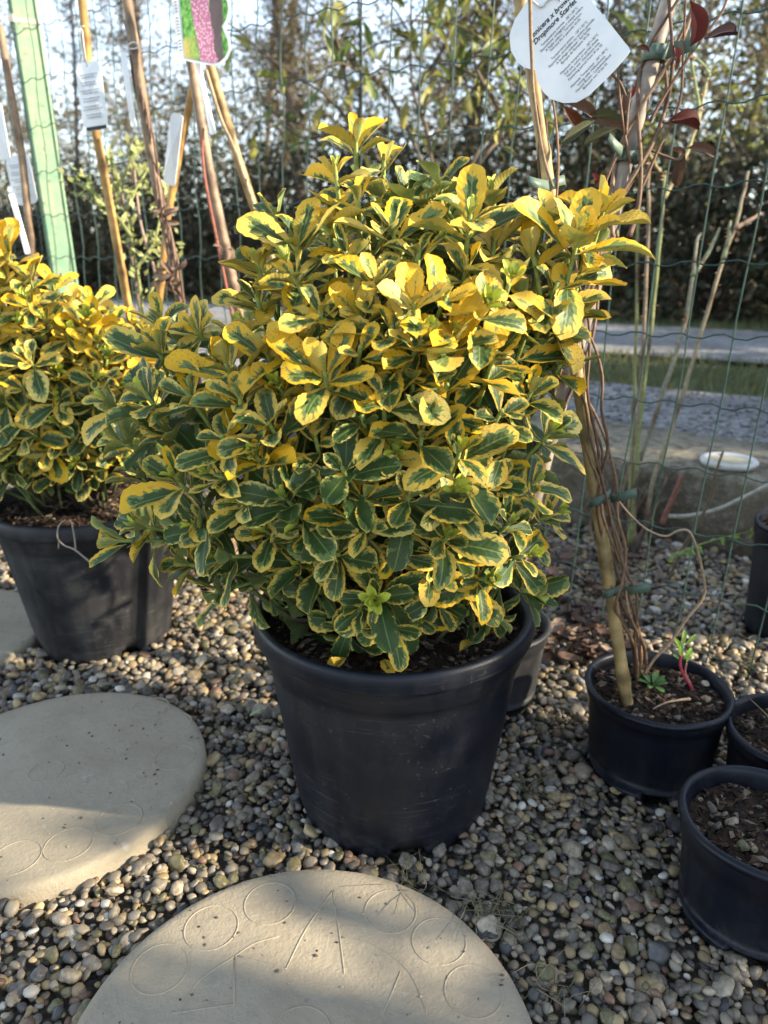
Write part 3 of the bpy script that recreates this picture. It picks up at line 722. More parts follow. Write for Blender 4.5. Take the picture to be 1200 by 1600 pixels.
def shrub(label, base, soil_z, poly, Yc, bulge, reach, listed, spacing, L, ylo, yhi, ztop, zbot, n_parts, fillspots, aim, seedn):
    global lr
    lr = random.Random(seedn); L *= 1.04; listed = [(*q[:3], q[3] * .88, q[4], q[5] * 0.97, *q[6:]) for q in listed]
    root = thing('variegated_shrub', label, 'shrub', base)
    tips = []
    def depth(px, py):
        d = edge_d(poly, px, py) if inside(poly, px, py) else 0.0
        s = min(1.0, d / reach); return math.sqrt(max(0.0, 1 - (1 - s) ** 2))
    ctr = Vector((base[0], base[1], aim))
    for (px, py, dy, yel, tone, sz, pairs, bud, up, spread, stem) in listed:
        Y = Yc - bulge * depth(px, py) + dy; P = at_y(px, py, Y)
        A = (P - ctr).normalized() * (1 - up) + Vector((0, -0.42, 1)).normalized() * up
        tips.append((P, A, yel, tone, sz, pairs, bud, spread, stem, px, py, True))
    xs = [p[0] for p in poly]; ys = [p[1] for p in poly]
    pts = [(t[9], t[10]) for t in tips]
    for k in range(9000):
        x, y = lr.uniform(min(xs), max(xs)), lr.uniform(min(ys), max(ys))
        if not inside(poly, x, y) or edge_d(poly, x, y) < 24: continue
        if any((x - a) ** 2 + (y - b) ** 2 < spacing ** 2 for a, b in pts): continue
        pts.append((x, y)); Y = Yc - bulge * depth(x, y) + lr.uniform(-.01, .03); P = at_y(x, y, Y)
        A = (P - ctr).normalized() + Vector((lr.gauss(0, .2), -0.25 + lr.gauss(0, .2), 0.45 + lr.gauss(0, .2)))
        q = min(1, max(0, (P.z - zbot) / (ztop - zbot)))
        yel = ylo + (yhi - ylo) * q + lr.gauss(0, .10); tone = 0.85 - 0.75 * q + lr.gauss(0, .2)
        tips.append((P, A, yel, tone, L * lr.uniform(.78, 1.0), lr.choice([2, 3, 3, 4]), lr.choice([0, 0, 3, 5, 8]), lr.uniform(.8, 1.0), 1, x, y, False))
    nfront = len(tips)
    # second layer just under the outer one, and the far half
    for k in range(fillspots):
        x, y = lr.uniform(min(xs), max(xs)), lr.uniform(min(ys), max(ys))
        if not inside(poly, x, y): continue
        e = edge_d(poly, x, y)
        if e < 45: continue
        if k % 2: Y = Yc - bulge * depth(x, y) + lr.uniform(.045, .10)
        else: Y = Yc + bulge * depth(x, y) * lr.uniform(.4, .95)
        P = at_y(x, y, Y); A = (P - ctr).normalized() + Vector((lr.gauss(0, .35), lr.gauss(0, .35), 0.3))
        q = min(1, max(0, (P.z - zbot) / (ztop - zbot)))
        tips.append((P, A, (ylo + (yhi - ylo) * q) * (.22 if k % 2 else .7) , .6, L * lr.uniform(.8, 1.0), 3, 0, 1.05, 2, x, y, False))  # inner layer coloured darker green to paint in the shade between rosettes
    leaves = []
    br = MB()
    for i, (P, A, yel, tone, sz, pairs, bud, spread, stem, px, py, lst) in enumerate(tips):
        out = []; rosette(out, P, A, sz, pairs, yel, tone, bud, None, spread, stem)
        pri = 2 if lst else (1 if i < nfront else 0)
        leaves += [(pri, v, m) for v, m in out]
        a = lr.uniform(0, 6.28); foot = Vector((base[0] + 0.022 * math.cos(a), base[1] + 0.022 * math.sin(a), soil_z))
        An = A.normalized(); L1 = (P - foot).length
        mid = foot.lerp(P, 0.42) + Vector((0, 0, -0.03)) * (P - foot).normalized().xy.length + Vector((lr.gauss(0, .012), lr.gauss(0, .012), 0))
        m2 = P - An * min(0.09, L1 * .3)
        path = smooth_path([foot, foot.lerp(mid, .5) + Vector((0, 0, .015)), mid, m2, P], 3)
        n = len(path); b = len(br.v)
        rad = [0.0042 - 0.0021 * (k / (n - 1)) ** .7 for k in range(n)]
        br.tube(rel(path, root), rad, 5, True, (0.06, 0.05, 0.03))
        for k in range(n):
            f = k / (n - 1); c = (0.055, 0.042, 0.028) if f < .55 else (0.13, 0.17, 0.05) if f < .8 else (0.26, 0.32, 0.08)
            for j in range(5): br.c[b + k * 5 + j] = c
    br.build('branches', M['bark'], root)
    T0 = Vector(base)
    leaves.sort(key=lambda q: (-q[0], (q[2].translation - EYE).length))
    ctri = Matrix.Translation(-T0)
    for pri, v, m in leaves[:n_parts]: link('leaf', leaf_mesh(v), root, M=ctri @ m)
    rest = leaves[n_parts:]
    if rest:
        nv = (ROWS + 1) * 5; nf = ROWS * 4
        V = np.empty((len(rest) * nv, 3), np.float32); FF = np.empty((len(rest) * nf, 4), np.int32); a1 = np.empty((len(rest) * nv, 3), np.float32); a2 = np.empty_like(a1)
        for i, (pri, v, m) in enumerate(rest):
            _, _, (sv, sf, uu, vv), seed, yel, tone, age = VAR[v]; mm = np.array(ctri @ m)
            V[i * nv:(i + 1) * nv] = sv @ mm[:3, :3].T + mm[:3, 3]; FF[i * nf:(i + 1) * nf] = sf + i * nv
            sd_ = (seed + i * 0.6180339) % 1.0
            a1[i * nv:(i + 1) * nv] = np.stack([uu, vv, np.full_like(uu, sd_)], 1); a2[i * nv:(i + 1) * nv] = (yel, tone, age)
        me = np_mesh('leaves', V, FF, M['leaf'], 4)
        a = me.attributes.new('lf', 'FLOAT_VECTOR', 'POINT'); a.data.foreach_set('vector', a1.ravel())
        a = me.attributes.new('lg', 'FLOAT_VECTOR', 'POINT'); a.data.foreach_set('vector', a2.ravel())
        link('leaves', me, root, kind='stuff')
    print(label, 'tips', len(tips), 'leaves', len(leaves))
    return root

MAIN = [(497, 178), (560, 182), (622, 208), (640, 262), (690, 236), (740, 246), (808, 290), (815, 325), (850, 305), (905, 288), (978, 290), (968, 400), (950, 450), (938, 500), (912, 545), (902, 600), (938, 660), (918, 720), (880, 752), (905, 778), (885, 850), (892, 940), (845, 988), (765, 978), (700, 965), (665, 1005), (622, 1035), (520, 1028), (470, 950), (400, 930), (390, 985), (330, 962), (275, 950), (262, 890), (212, 882), (138, 880), (145, 800), (190, 780), (192, 700), (140, 665), (118, 612), (150, 588), (190, 552), (205, 502), (265, 458), (330, 470), (350, 430), (368, 400), (372, 340), (430, 298), (490, 300), (498, 250)]
#   px   py    dy   yel  tone  size pairs bud up spread stem
T = [(556, 212, .03, .78, .10, .046, 3, 2, .8, .72, 3), (600, 240, .04, .7, .1, .042, 2, 0, .75, .9, 1), (165, 622, .02, .45, .5, .054, 3, 2, .3, .9, 2), (182, 688, .02, .40, .5, .052, 3, 0, .2, .9, 1), (178, 845, .01, .42, .35, .054, 3, 3, .1, .95, 1), (248, 492, .03, .62, .2, .050, 3, 0, .8, .7, 2), (430, 325, .02, .3, .2, .050, 2, 0, .75, .8, 1), (640, 300, .03, .25, .3, .052, 3, 0, .7, .9, 1), (560, 300, .03, .70, .15, .046, 2, 0, .75, 1., 1), (462, 362, .0, .62, .25, .056, 3, 3, .75, .75, 2), (690, 282, .03, .10, .3, .056, 3, 0, .7, 1., 1),
     (735, 335, .0, .52, .35, .060, 3, 3, .75, .75, 2), (906, 360, .0, .74, .15, .062, 4, 4, .70, .72, 3), (872, 440, .01, .55, .2, .054, 2, 0, .5, 1., 1), (612, 508, .0, .62, .05, .056, 3, 0, .55, .8, 1),
     (712, 520, .0, .88, .08, .058, 4, 2, .65, .85, 1), (775, 545, .0, .72, .3, .044, 3, 0, .4, 1., 1), (545, 395, .02, .5, .5, .050, 3, 0, .6, .85, 1), (655, 385, .02, .45, .45, .048, 3, 0, .5, 1., 1),
     (350, 560, .0, .90, .06, .056, 3, 4, .55, .85, 1), (505, 572, -.01, .86, .10, .060, 4, 2, .55, .9, 1), (415, 545, .0, .9, .05, .050, 3, 0, .45, .9, 1), (600, 612, -.01, .66, .12, .056, 3, 0, .5, .9, 1),
     (660, 672, .0, .58, .15, .052, 3, 0, .45, 1., 1), (565, 648, .0, .22, .95, .046, 3, 0, .35, 1., 1), (862, 672, .0, .42, .95, .054, 4, 3, .3, 1., 1), (720, 700, .0, .55, .3, .054, 3, 2, .45, .9, 1),
     (445, 775, -.01, .34, .85, .060, 4, 4, .4, .95, 1), (272, 745, .0, .50, .30, .060, 4, 3, .5, .85, 1), (225, 612, .01, .44, .55, .058, 4, 2, .45, .9, 2), (700, 838, -.01, .44, .45, .060, 4, 5, .4, 1., 1),
     (588, 936, -.01, .30, .45, .058, 4, 13, .25, 1.05, 1), (522, 866, -.01, .28, .5, .052, 3, 8, .2, 1., 1), (757, 905, -.01, .40, .15, .054, 3, 9, .3, 1., 1), (820, 868, .0, .42, .2, .050, 3, 7, .3, 1., 1),
     (640, 770, .0, .34, .5, .054, 3, 2, .35, 1., 1), (245, 535, .02, .62, .25, .052, 3, 0, .65, .75, 1), (345, 870, .0, .30, .6, .052, 3, 4, .15, 1., 1), (212, 820, .01, .45, .35, .052, 3, 4, .2, 1., 1),
     (838, 930, .0, .30, .3, .056, 3, 2, .1, 1., 1), (420, 660, .0, .45, .5, .054, 3, 0, .4, 1., 1), (465, 880, .0, .30, .6, .050, 3, 3, .15, 1., 1), (785, 640, .0, .45, .5, .048, 3, 0, .35, 1., 1),
     (838, 752, .0, .42, .4, .050, 3, 2, .3, 1., 1), (345, 680, .0, .42, .5, .054, 3, 0, .35, 1., 1), (300, 820, .0, .32, .6, .052, 3, 3, .2, 1., 1), (880, 560, .01, .52, .4, .048, 3, 0, .4, 1., 1),
     (500, 480, .01, .62, .4, .050, 3, 0, .5, 1., 1), (400, 460, .02, .55, .55, .048, 3, 0, .55, .9, 1), (830, 500, .01, .50, .25, .052, 3, 0, .5, 1., 1), (535, 730, -.01, .26, .85, .052, 3, 0, .25, 1., 1),
     (645, 585, .01, .4, .4, .050, 3, 0, .45, 1., 1), (290, 610, .01, .5, .5, .052, 3, 0, .45, 1., 1), (540, 985, .0, .28, .5, .048, 3, 0, .2, 1., 1), (648, 968, .0, .3, .5, .050, 3, 4, .2, 1., 1), (600, 1005, .01, .25, .5, .044, 3, 0, .2, 1., 1), (490, 930, .0, .25, .6, .050, 3, 3, .2, 1., 1), (400, 905, .01, .25, .6, .050, 3, 0, .1, 1., 1), (590, 1012, .0, .3, .4, .044, 3, 0, .1, 1., 1), (455, 955, .0, .25, .6, .050, 3, 3, .15, 1., 1), (700, 982, .0, .3, .4, .048, 3, 3, .15, 1., 1), (760, 962, .0, .3, .3, .050, 3, 0, .15, 1., 1), (330, 930, .0, .25, .6, .050, 3, 0, .05, 1., 1)] + [(x, y, dy, .28, .5, .050, 3, b_, .12, 1., 1) for x, y, dy, b_ in ((470, 985, -.03, 0), (530, 1012, -.02, 3), (655, 1005, -.02, 0), (722, 995, -.03, 3), (785, 968, -.02, 0), (440, 955, -.03, 3), (612, 985, -.04, 8), (560, 955, -.03, 0), (690, 950, -.03, 0))]
shrub('large yellow and green variegated shrub growing in the big pot', (0.014, 0.845, 0.255), 0.255, MAIN, 0.86, 0.225, 250, T, 52, 0.0475, 0.18, 0.78, 0.66, 0.30, 300, 200, 0.36, 4)
LEFT = [(-120, 340), (-30, 325), (18, 325), (45, 385), (80, 395), (130, 430), (175, 450), (215, 470), (255, 500), (285, 560), (260, 640), (205, 720), (170, 768), (80, 782), (0, 780), (-120, 770)]
T2 = [(5, 372, .02, .80, .05, .058, 3, 0, .7, .85, 1), (45, 430, .0, .72, .15, .056, 3, 0, .6, .9, 1), (110, 470, .0, .75, .15, .052, 3, 0, .55, 1., 1), (170, 500, .0, .72, .2, .052, 3, 0, .5, 1., 1), (45, 560, -.01, .55, .35, .060, 4, 5, .4, 1., 1), (150, 590, .0, .52, .5, .056, 3, 3, .4, 1., 1), (90, 620, .0, .45, .4, .056, 3, 3, .35, 1., 1)]
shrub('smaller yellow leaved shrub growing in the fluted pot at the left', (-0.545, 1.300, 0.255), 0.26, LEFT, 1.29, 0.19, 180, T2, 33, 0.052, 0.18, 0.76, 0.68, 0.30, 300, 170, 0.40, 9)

# a few fallen leaves on the main pot's soil
lr = random.Random(3)
for px, py, s, lbl in ((540, 1028, .035, 'fallen leaf on the big pot soil below the front rosette, farthest left'), (600, 1030, .03, 'fallen leaf on the big pot soil right under the front rosette'), (718, 1018, .028, 'fallen leaf on the bare soil near the right rim of the big pot')):
    P = at_z(px, py, 0.272)
    o = link('fallen_leaf', leaf_mesh(pick_leaf(.85, .6)), M=Matrix.Translation(P) @ Matrix.Rotation(R.uniform(0, 6), 4, 'Z') @ Matrix.Rotation(.2, 4, 'X') @ Matrix.Scale(s, 4))
    tag(o, lbl, 'leaf')

# ------------------------------------------------------------------ fence
fence = thing('wire_fence', 'green wire mesh fence with wavy horizontal wires behind the shrubs', 'fence', FP)
CW, CH = 0.068, 0.113
fr_r = random.Random(8)
HT = 1.62
def fpt(t, z):
    wob = 0.012 * noise.noise(Vector((t * 1.4, z * 1.2, 3))) ; sag = 0.018 * noise.noise(Vector((t * 1.1, 9, z * .8)))
    return fr(t - 0.045 * (z - 0.5) + 0.006 * noise.noise(Vector((t * 6, z * 5, 1))), FN + wob, z + sag)
wires = MB(); hw = MB()
ts = [-0.35 + CW * i for i in range(78)]
vert_objs = []
for t in ts:
    m = MB(); pts = []
    zz = -0.01; off = fr_r.uniform(-.004, .004)
    while zz < HT:
        pts.append(fpt(t + off + (0.004 * ((int(zz / CH) % 2) * 2 - 1) if t > 1.0 else 0), zz)); zz += CH / 2
    m.tube(rel(pts, fence), 0.00145, 5); m.build('vertical_wire', M['wire'], fence)
z = 0.02
while z < HT:
    m = MB(); pts = []; n = 78 * 4
    for i in range(n + 1):
        t = ts[0] + (ts[-1] - ts[0]) * i / n
        p = fpt(t, z); p.z += 0.0045 * math.sin(2 * math.pi * (t - ts[0]) / CW); pts.append(p + NV * 0.001)
    m.tube(rel(pts, fence), 0.00135, 5); m.build('horizontal_wire', M['wire'], fence)
    z += CH
# square green post
tp = 2.035
pb = fr(tp, FN + 0.045, -0.02)
post = thing('fence_post', 'pale green square fence post behind the shrub at the left', 'fence post', pb)
top = at_n(22, -80, FN + 0.045); botp = at_n(98, 420, FN + 0.045); axis = (top - botp).normalized()
m = MB(); w = 0.034
e1 = (RIGHT - axis * axis.dot(RIGHT)).normalized(); e1 = (Matrix.Rotation(D(28), 3, axis) @ e1); e2 = axis.cross(e1)
foot = botp - axis * (botp.z / axis.z); L_ = 1.75
sect = []
for a, b in ((-1, -1), (1, -1), (1, 1), (-1, 1)):
    for da, db in ((0.16 * -a, 0), (0, 0.16 * -b)) if (a * b) > 0 else ((0, 0.16 * -b), (0.16 * -a, 0)): sect.append((a + da, b + db))
vs = []
for k in range(7):
    for a, b in sect: vs.append(foot - pb + axis * (L_ * k / 6 - .02) + e1 * a * w + e2 * b * w)
fs = [(k * 8 + i, k * 8 + (i + 1) % 8, (k + 1) * 8 + (i + 1) % 8, (k + 1) * 8 + i) for k in range(6) for i in range(8)]
fs.append(tuple(48 + i for i in range(8)))
m.add(vs, fs); m.build('shaft', M['post'], post, smooth=False)
m = MB(); c = botp + axis * ((at_n(38, 38, FN + .045) - botp).dot(axis)) - pb; vs = []
for h_ in (-0.006, 0.006):
    for a, b in sect: vs.append(c + axis * h_ + e1 * a * w * 1.05 + e2 * b * w * 1.05)
m.add(vs, [(i, (i + 1) % 8, 8 + (i + 1) % 8, 8 + i) for i in range(8)])
m.box(c - e1 * w * 1.05 - e2 * w * 1.1, .014, .010, .018); m.build('clip', M['metal'], post, smooth=False)

# ------------------------------------------------------------------ canes, ties, labels
def cane(lab, pts, r, col, node=0.16, name='bamboo_cane', cat='cane', group=None, wob=0.004, seed=0, nodes=True):
    pts = [Vector(p) for p in pts]; o = thing(name, lab, cat, pts[0], group)
    m = MB(); tot = sum((pts[i + 1] - pts[i]).length for i in range(len(pts) - 1)); steps = max(14, int(tot / 0.014)); path = []; rad = []; cols = []
    for k in range(steps + 1):
        s = tot * k / steps; d = s
        for i in range(len(pts) - 1):
            l = (pts[i + 1] - pts[i]).length
            if d <= l or i == len(pts) - 2: p = pts[i].lerp(pts[i + 1], d / l); break
            d -= l
        p = p + Vector((noise.noise(Vector((s * 3, seed, 1))), noise.noise(Vector((s * 3, seed, 7))), 0)) * wob
        ph = (s + seed * .037) % node; nn = nodes and ph < 0.0141
        path.append(p); rad.append(r * (1 - 0.18 * s / tot) * (1.20 if nn else 1.0) * (1 + 0.06 * noise.noise(Vector((s * 22, seed, 3)))))
        v = 1 + 0.25 * noise.noise(Vector((s * 9, seed, 2))); cols.append(tuple(q * (0.55 if nn else v) for q in col))
    m.tube(rel(path, o), rad, 10, True, col)
    for k, c in enumerate(cols):
        for j in range(10): m.c[k * 10 + j] = c
    m.build('shaft', M['wood'], o); return o
def vine(mb, pts, r0, r1, col, n=5, sub=4, o=None):
    path = smooth_path(pts, sub); k = len(path)
    mb.tube(rel(path, o) if o else path, [r0 + (r1 - r0) * i / (k - 1) for i in range(k)], n, True, col)

CB = at_z(980, 1100, 0.118); CT = at_y(800, -90, 1.00)
def on_cane(f): return CB.lerp(CT, f)
cb_dir = (CT - CB).normalized()
cane('golden bamboo cane leaning from the medium pot past the large shrub', [CB - cb_dir * 0.06, CT], 0.0088, (0.37, 0.255, 0.105), 0.17, seed=2)
def cane_f(py):       # fraction along the main cane at picture row py
    lo, hi = 0., 1.
    for _ in range(30):
        mid = (lo + hi) / 2
        if project(on_cane(mid))[1] > py: lo = mid
        else: hi = mid
    return lo
# honeysuckle stems wound up the cane
hv = thing('climbing_vine', 'bare brown climber stems twining up the golden cane', 'vine', at_z(1000, 1075, 0.118))
st = MB(); rv = random.Random(31)
for k in range(7):
    pts = []; b0 = at_z(1003 + rv.uniform(-12, 8), 1072 + rv.uniform(-6, 6), 0.115)
    pts.append(b0); pts.append(b0.lerp(on_cane(cane_f(1000)), .35) + Vector((0.012 * rv.uniform(-.5, 1), 0, 0.04)))
    ph = rv.uniform(0, 6.28); spd = rv.uniform(5, 13) * rv.choice([-1, 1]); ro = rv.uniform(.008, .014)
    f = cane_f(960 - 40 * rv.random()); offx = rv.uniform(0.006, .018)
    while f < min(1, 0.60 + .07 * k):
        c = on_cane(f); a = ph + f * spd
        fall = max(0, 1 - f * 1.3)
        pts.append(c + Vector((math.cos(a) * ro + offx * fall + .006, math.sin(a) * ro - 0.004, 0)) + Vector((rv.gauss(0, .003), rv.gauss(0, .003), 0))); f += 0.045
    cc = rv.choice([(0.21, 0.12, 0.065), (0.29, 0.185, 0.10), (0.15, 0.085, 0.05)])
    vine(st, pts, rv.uniform(.0017, .0028), .0012, cc, 5, 3, hv)
st.build('stem', M['bark'], hv)
m = MB(); curl = [(958, 772, .90), (985, 805, .89), (1012, 828, .885), (1040, 838, .88), (1060, 829, .88), (1078, 832, .88), (1092, 868, .88), (1101, 915, .885), (1096, 938, .89), (1072, 968, .89), (1048, 1002, .895), (1022, 1030, .90), (1008, 1052, .905)]
vine(m, [at_y(*c) for c in curl], .0014, .0022, (0.36, 0.25, 0.16), 5, 4, hv); m.build('loose_tendril', M['bark'], hv)
def tie(lab, py, ax, C, w=0.012, rad=0.017, flap=1, ang=0.0):
    o = thing('plant_tie', lab, 'plant tie', C, 'green plastic plant ties'); m = MB()
    e1 = (RIGHT - ax * ax.dot(RIGHT)).normalized(); e2 = ax.cross(e1); vs = []; n = 20
    for k in range(n + 1):
        a = 2 * math.pi * k / n; rr_ = rad * (1 + .10 * math.sin(2 * a + ang))
        for h_ in (-w / 2, w / 2): vs.append(e1 * math.cos(a) * rr_ + e2 * math.sin(a) * rr_ + ax * (h_ + .004 * math.cos(a + ang)))
    fs = [(2 * k, 2 * k + 2, 2 * k + 3, 2 * k + 1) for k in range(n)]
    m.add(vs, fs); d = e1 * math.cos(ang) * flap - e2 * 0.7
    q = e1 * rad * .6 * flap - e2 * rad
    f0 = [q - ax * w / 2, q + ax * w / 2, q + d * .016 + ax * w * .75, q + d * .016 - ax * w * .25, q + d * .03 + ax * w * 1.1, q + d * .03 + ax * w * .05]
    m.add(f0, [(0, 3, 2, 1), (3, 5, 4, 2)])
    ob = m.build('band', M['tape'], o, smooth=True); sm = ob.modifiers.new('thick', 'SOLIDIFY'); sm.thickness = 0.0008; return o
for py, lab in ((292, 'green plant tie on the golden cane just above the shrub top'), (778, 'green plant tie halfway down the golden cane by the loose tendril'), (920, 'lowest green plant tie on the golden cane above the pot')):
    f = cane_f(py); tie(lab, py, cb_dir, on_cane(f) + Vector((.005, 0, 0)), 0.011, .0150, 1 if py > 500 else -1, 0.4)

# seedling with red stem, small rosette weed, and a rooting shoot in the cane pot
sd_ = thing('seedling', 'young shoot with red stem and pale green leaves in the medium pot', 'seedling', at_z(1083, 1094, .122))
m = MB(); vine(m, [at_y(x, y, .90) for x, y in ((1083, 1097), (1081, 1075), (1070, 1058), (1063, 1040), (1064, 1024))], .0024, .0018, (0.42, 0.05, 0.07), 6, 4, sd_)
vine(m, [at_y(x, y, .90) for x, y in ((1083, 1097), (1079, 1070), (1071, 1052), (1073, 1036))], .0016, .0012, (0.50, 0.20, 0.15), 6, 4, sd_); m.build('stem', M['bark'], sd_)
def plain_leaf(col, wid=.42, bend=.5, cup=.3, tw=0.0, name='leaf_form'):
    v, f, uu, vv = leaf_shape(wid, bend, cup, tw, 0.0, .05, R.random())
    me = np_mesh('leaf', v, f, M['olive'], 4); a = me.attributes.new('Col', 'FLOAT_COLOR', 'POINT'); c = np.ones((len(v), 4), np.float32); c[:, :3] = col
    c[np.abs(uu) < .1, :3] *= 1.25; a.data.foreach_set('color', c.ravel()); return me
lf_lime = [plain_leaf((0.30, 0.42, 0.09), .38, .3, .5), plain_leaf((0.20, 0.36, 0.08), .36, .2, .6), plain_leaf((0.24, 0.40, 0.05), .42, .7, .3)]
for (px, py, a, s) in ((1064, 1026, 100, .022), (1068, 1030, 60, .020), (1066, 1010, 85, .024), (1070, 1008, 55, .022), (1062, 1012, 115, .018), (1072, 1036, 75, .018), (1064, 1032, 140, .014), (1070, 1026, 20, .014)):
    d = Vector((math.cos(D(a)), R.uniform(-.5, .2), math.sin(D(a))))
    link('leaf', lf_lime[R.randrange(3)], sd_, M=Matrix.Translation(at_y(px, py, .90) - Vector(sd_.location)) @ frame(d, Vector((0, -1, .3))) @ Matrix.Scale(s, 4))
wd = thing('weed', 'small green leafy weed at the foot of the climber stems', 'weed', at_z(1018, 1075, .124))
lf_green = [plain_leaf((0.10, 0.22, 0.05), .6, .5, .2), plain_leaf((0.16, 0.28, 0.08), .6, .4, .3)]
for k in range(11):
    a = k * 2.4; t2 = .5 + .08 * k
    d = Vector((math.cos(a) * math.sin(t2), math.sin(a) * math.sin(t2), math.cos(t2)))
    link('leaf', lf_green[k % 2], wd, M=Matrix.Translation((math.cos(a) * .004, math.sin(a) * .004, .006)) @ frame(d, Vector((-math.cos(a) * .5, -math.sin(a) * .5, 1))) @ Matrix.Scale(.019, 4))
m = MB(); vine(m, [at_z(x, y, z) for x, y, z in ((1078, 1092, .128), (1060, 1094, .130), (1040, 1098, .130), (1020, 1108, .126))], .0022, .0012, (0.34, 0.24, 0.15), 5, 4)
tag(m.build('dry_root', M['bark']), 'pale dry root lying on the soil of the medium pot', 'root')

# weathered second stake with climber stems and red leaves
SB = Vector((0.185, 1.075, 0.09)); S1 = at_y(945, 380, 1.06); S2 = at_y(1062, -60, 1.09)
S1b = at_y(880, 600, 1.045)
cane('grey weathered wooden stake wrapped with red leaved climber', [SB, S1b, S1, S2], 0.0125, (0.30, 0.25, 0.205), 0.21, name='wooden_stake', cat='stake', wob=.006, seed=5)
rvn = thing('climbing_vine', 'climber with folded dark red leaves on the grey wooden stake', 'vine', SB)
m = MB()
def stakep(py):
    lo, hi = 0., 1.
    for _ in range(30):
        mid = (lo + hi) / 2
        if project(S1.lerp(S2, mid))[1] > py: lo = mid
        else: hi = mid
    return S1.lerp(S2, lo)
for k in range(6):
    pts = []; ph = k * 1.1; n = 12
    for i in range(n):
        py = 370 - i * 34; c = stakep(py); a = ph + i * (.5 if k % 2 else -.42)
        pts.append(c + Vector((math.cos(a) * .022 + .008, math.sin(a) * .02 - .004, 0)))
    vine(m, pts, .0032, .0020, [(0.17, 0.11, 0.07), (0.23, 0.155, 0.10), (0.12, 0.07, 0.05)][k % 3], 5, 3, rvn)
for pts in ([(1015, 190), (1050, 130), (1090, 70), (1130, 15), (1140, -30)], [(1000, 300), (1030, 230), (1062, 160), (1068, 60), (1072, -20)], [(985, 255), (975, 205), (968, 150), (965, 100)], [(978, 210), (981, 170), (985, 145)], [(950, 110), (968, 128), (978, 150)], [(1035, 190), (1050, 192), (1066, 190)], [(940, 300), (960, 250), (975, 225), (978, 200)], [(1068, 240), (1060, 250), (1030, 240), (1010, 230)]):
    vine(m, [at_y(x, y, 1.05) for x, y in pts], .0022, .0014, (0.17, 0.10, 0.065), 5, 4, rvn)
# the lower part of the climber down the hidden run of the stake
for k in range(4):
    pts = [SB + Vector((R.uniform(-.02, .02), R.uniform(-.02, .02), .02))]
    for f in (.25, .5, .75, 1.0):
        p = SB.lerp(S1b, f * 1.6) if f < .6 else S1b.lerp(S1, (f - .6) * 2.4); pts.append(p + Vector((R.uniform(-.016, .018), R.uniform(-.02, 0), 0)))
    vine(m, pts, .003, .002, (0.20, 0.12, 0.08), 5, 4, rvn)
m.build('stem', M['bark'], rvn)
def dead_leaf(col, wid, bend, cup, tw):
    v, f, uu, vv = leaf_shape(wid, bend, cup, tw, 0.0, .12, R.random())
    me = np_mesh('leaf', v, f, M['dead'], 4); a = me.attributes.new('Col', 'FLOAT_COLOR', 'POINT'); c = np.ones((len(v), 4), np.float32); c[:, :3] = col
    c[np.abs(uu) < .1, :3] *= 1.3; a.data.foreach_set('color', c.ravel()); return me
RED = [dead_leaf((0.105, 0.022, 0.018), .55, .5, 1.8, .5), dead_leaf((0.055, 0.025, 0.032), .42, .3, 2.0, .1), dead_leaf((0.15, 0.05, 0.022), .5, .8, 1.2, .4), dead_leaf((0.13, 0.075, 0.05), .45, .6, 1.5, -.2), dead_leaf((0.09, 0.095, 0.05), .30, .2, 2.6, .1), dead_leaf((0.17, 0.03, 0.022), .5, .5, 1.2, 0)]
for px, py, a, s, k, y in ((1078, 0, -78, .060, 0, 1.04), (1100, 62, 12, .052, 1, 1.05), (1042, 190, -5, .056, 0, 1.05), (1045, 188, 8, .05, 3, 1.06), (1072, 232, -5, .050, 3, 1.05), (1070, 235, -95, .055, 3, 1.05), (1072, 240, 150, .022, 2, 1.05), (985, 155, 80, .020, 5, 1.02), (1015, 82, 150, .022, 2, 1.04), (1058, 100, 95, .026, 5, 1.03), (880, 165, -50, .050, 2, 1.02), (882, 162, -15, .055, 3, 1.03), (928, 190, 215, .066, 4, 1.02), (965, 200, 205, .055, 4, 1.03), (972, 192, 172, .06, 4, 1.04), (975, 205, 160, .06, 3, 1.05), (960, 352, 170, .05, 3, 1.05), (935, 288, 120, .02, 5, 1.03), (930, 292, 80, .018, 5, 1.03), (1055, 110, 80, .02, 2, 1.03), (975, 180, 100, .03, 3, 1.04)):
    d = Vector((math.cos(D(a)), R.uniform(-.35, .1), math.sin(D(a))))
    link('leaf', RED[k], rvn, M=Matrix.Translation(at_y(px, py, y) - Vector(rvn.location)) @ frame(d, Vector((R.uniform(-.4, .4), -1, .5))) @ Matrix.Scale(s * .82, 4))
sdir = (S2 - S1).normalized()
tie('blue green plant tie round the grey wooden stake', 245, sdir, stakep(247), .012, .0175, -1, 0.2)
tie('dark crumpled plant tie high on the grey wooden stake', 85, sdir, stakep(85), .018, .0165, 1, -0.4)

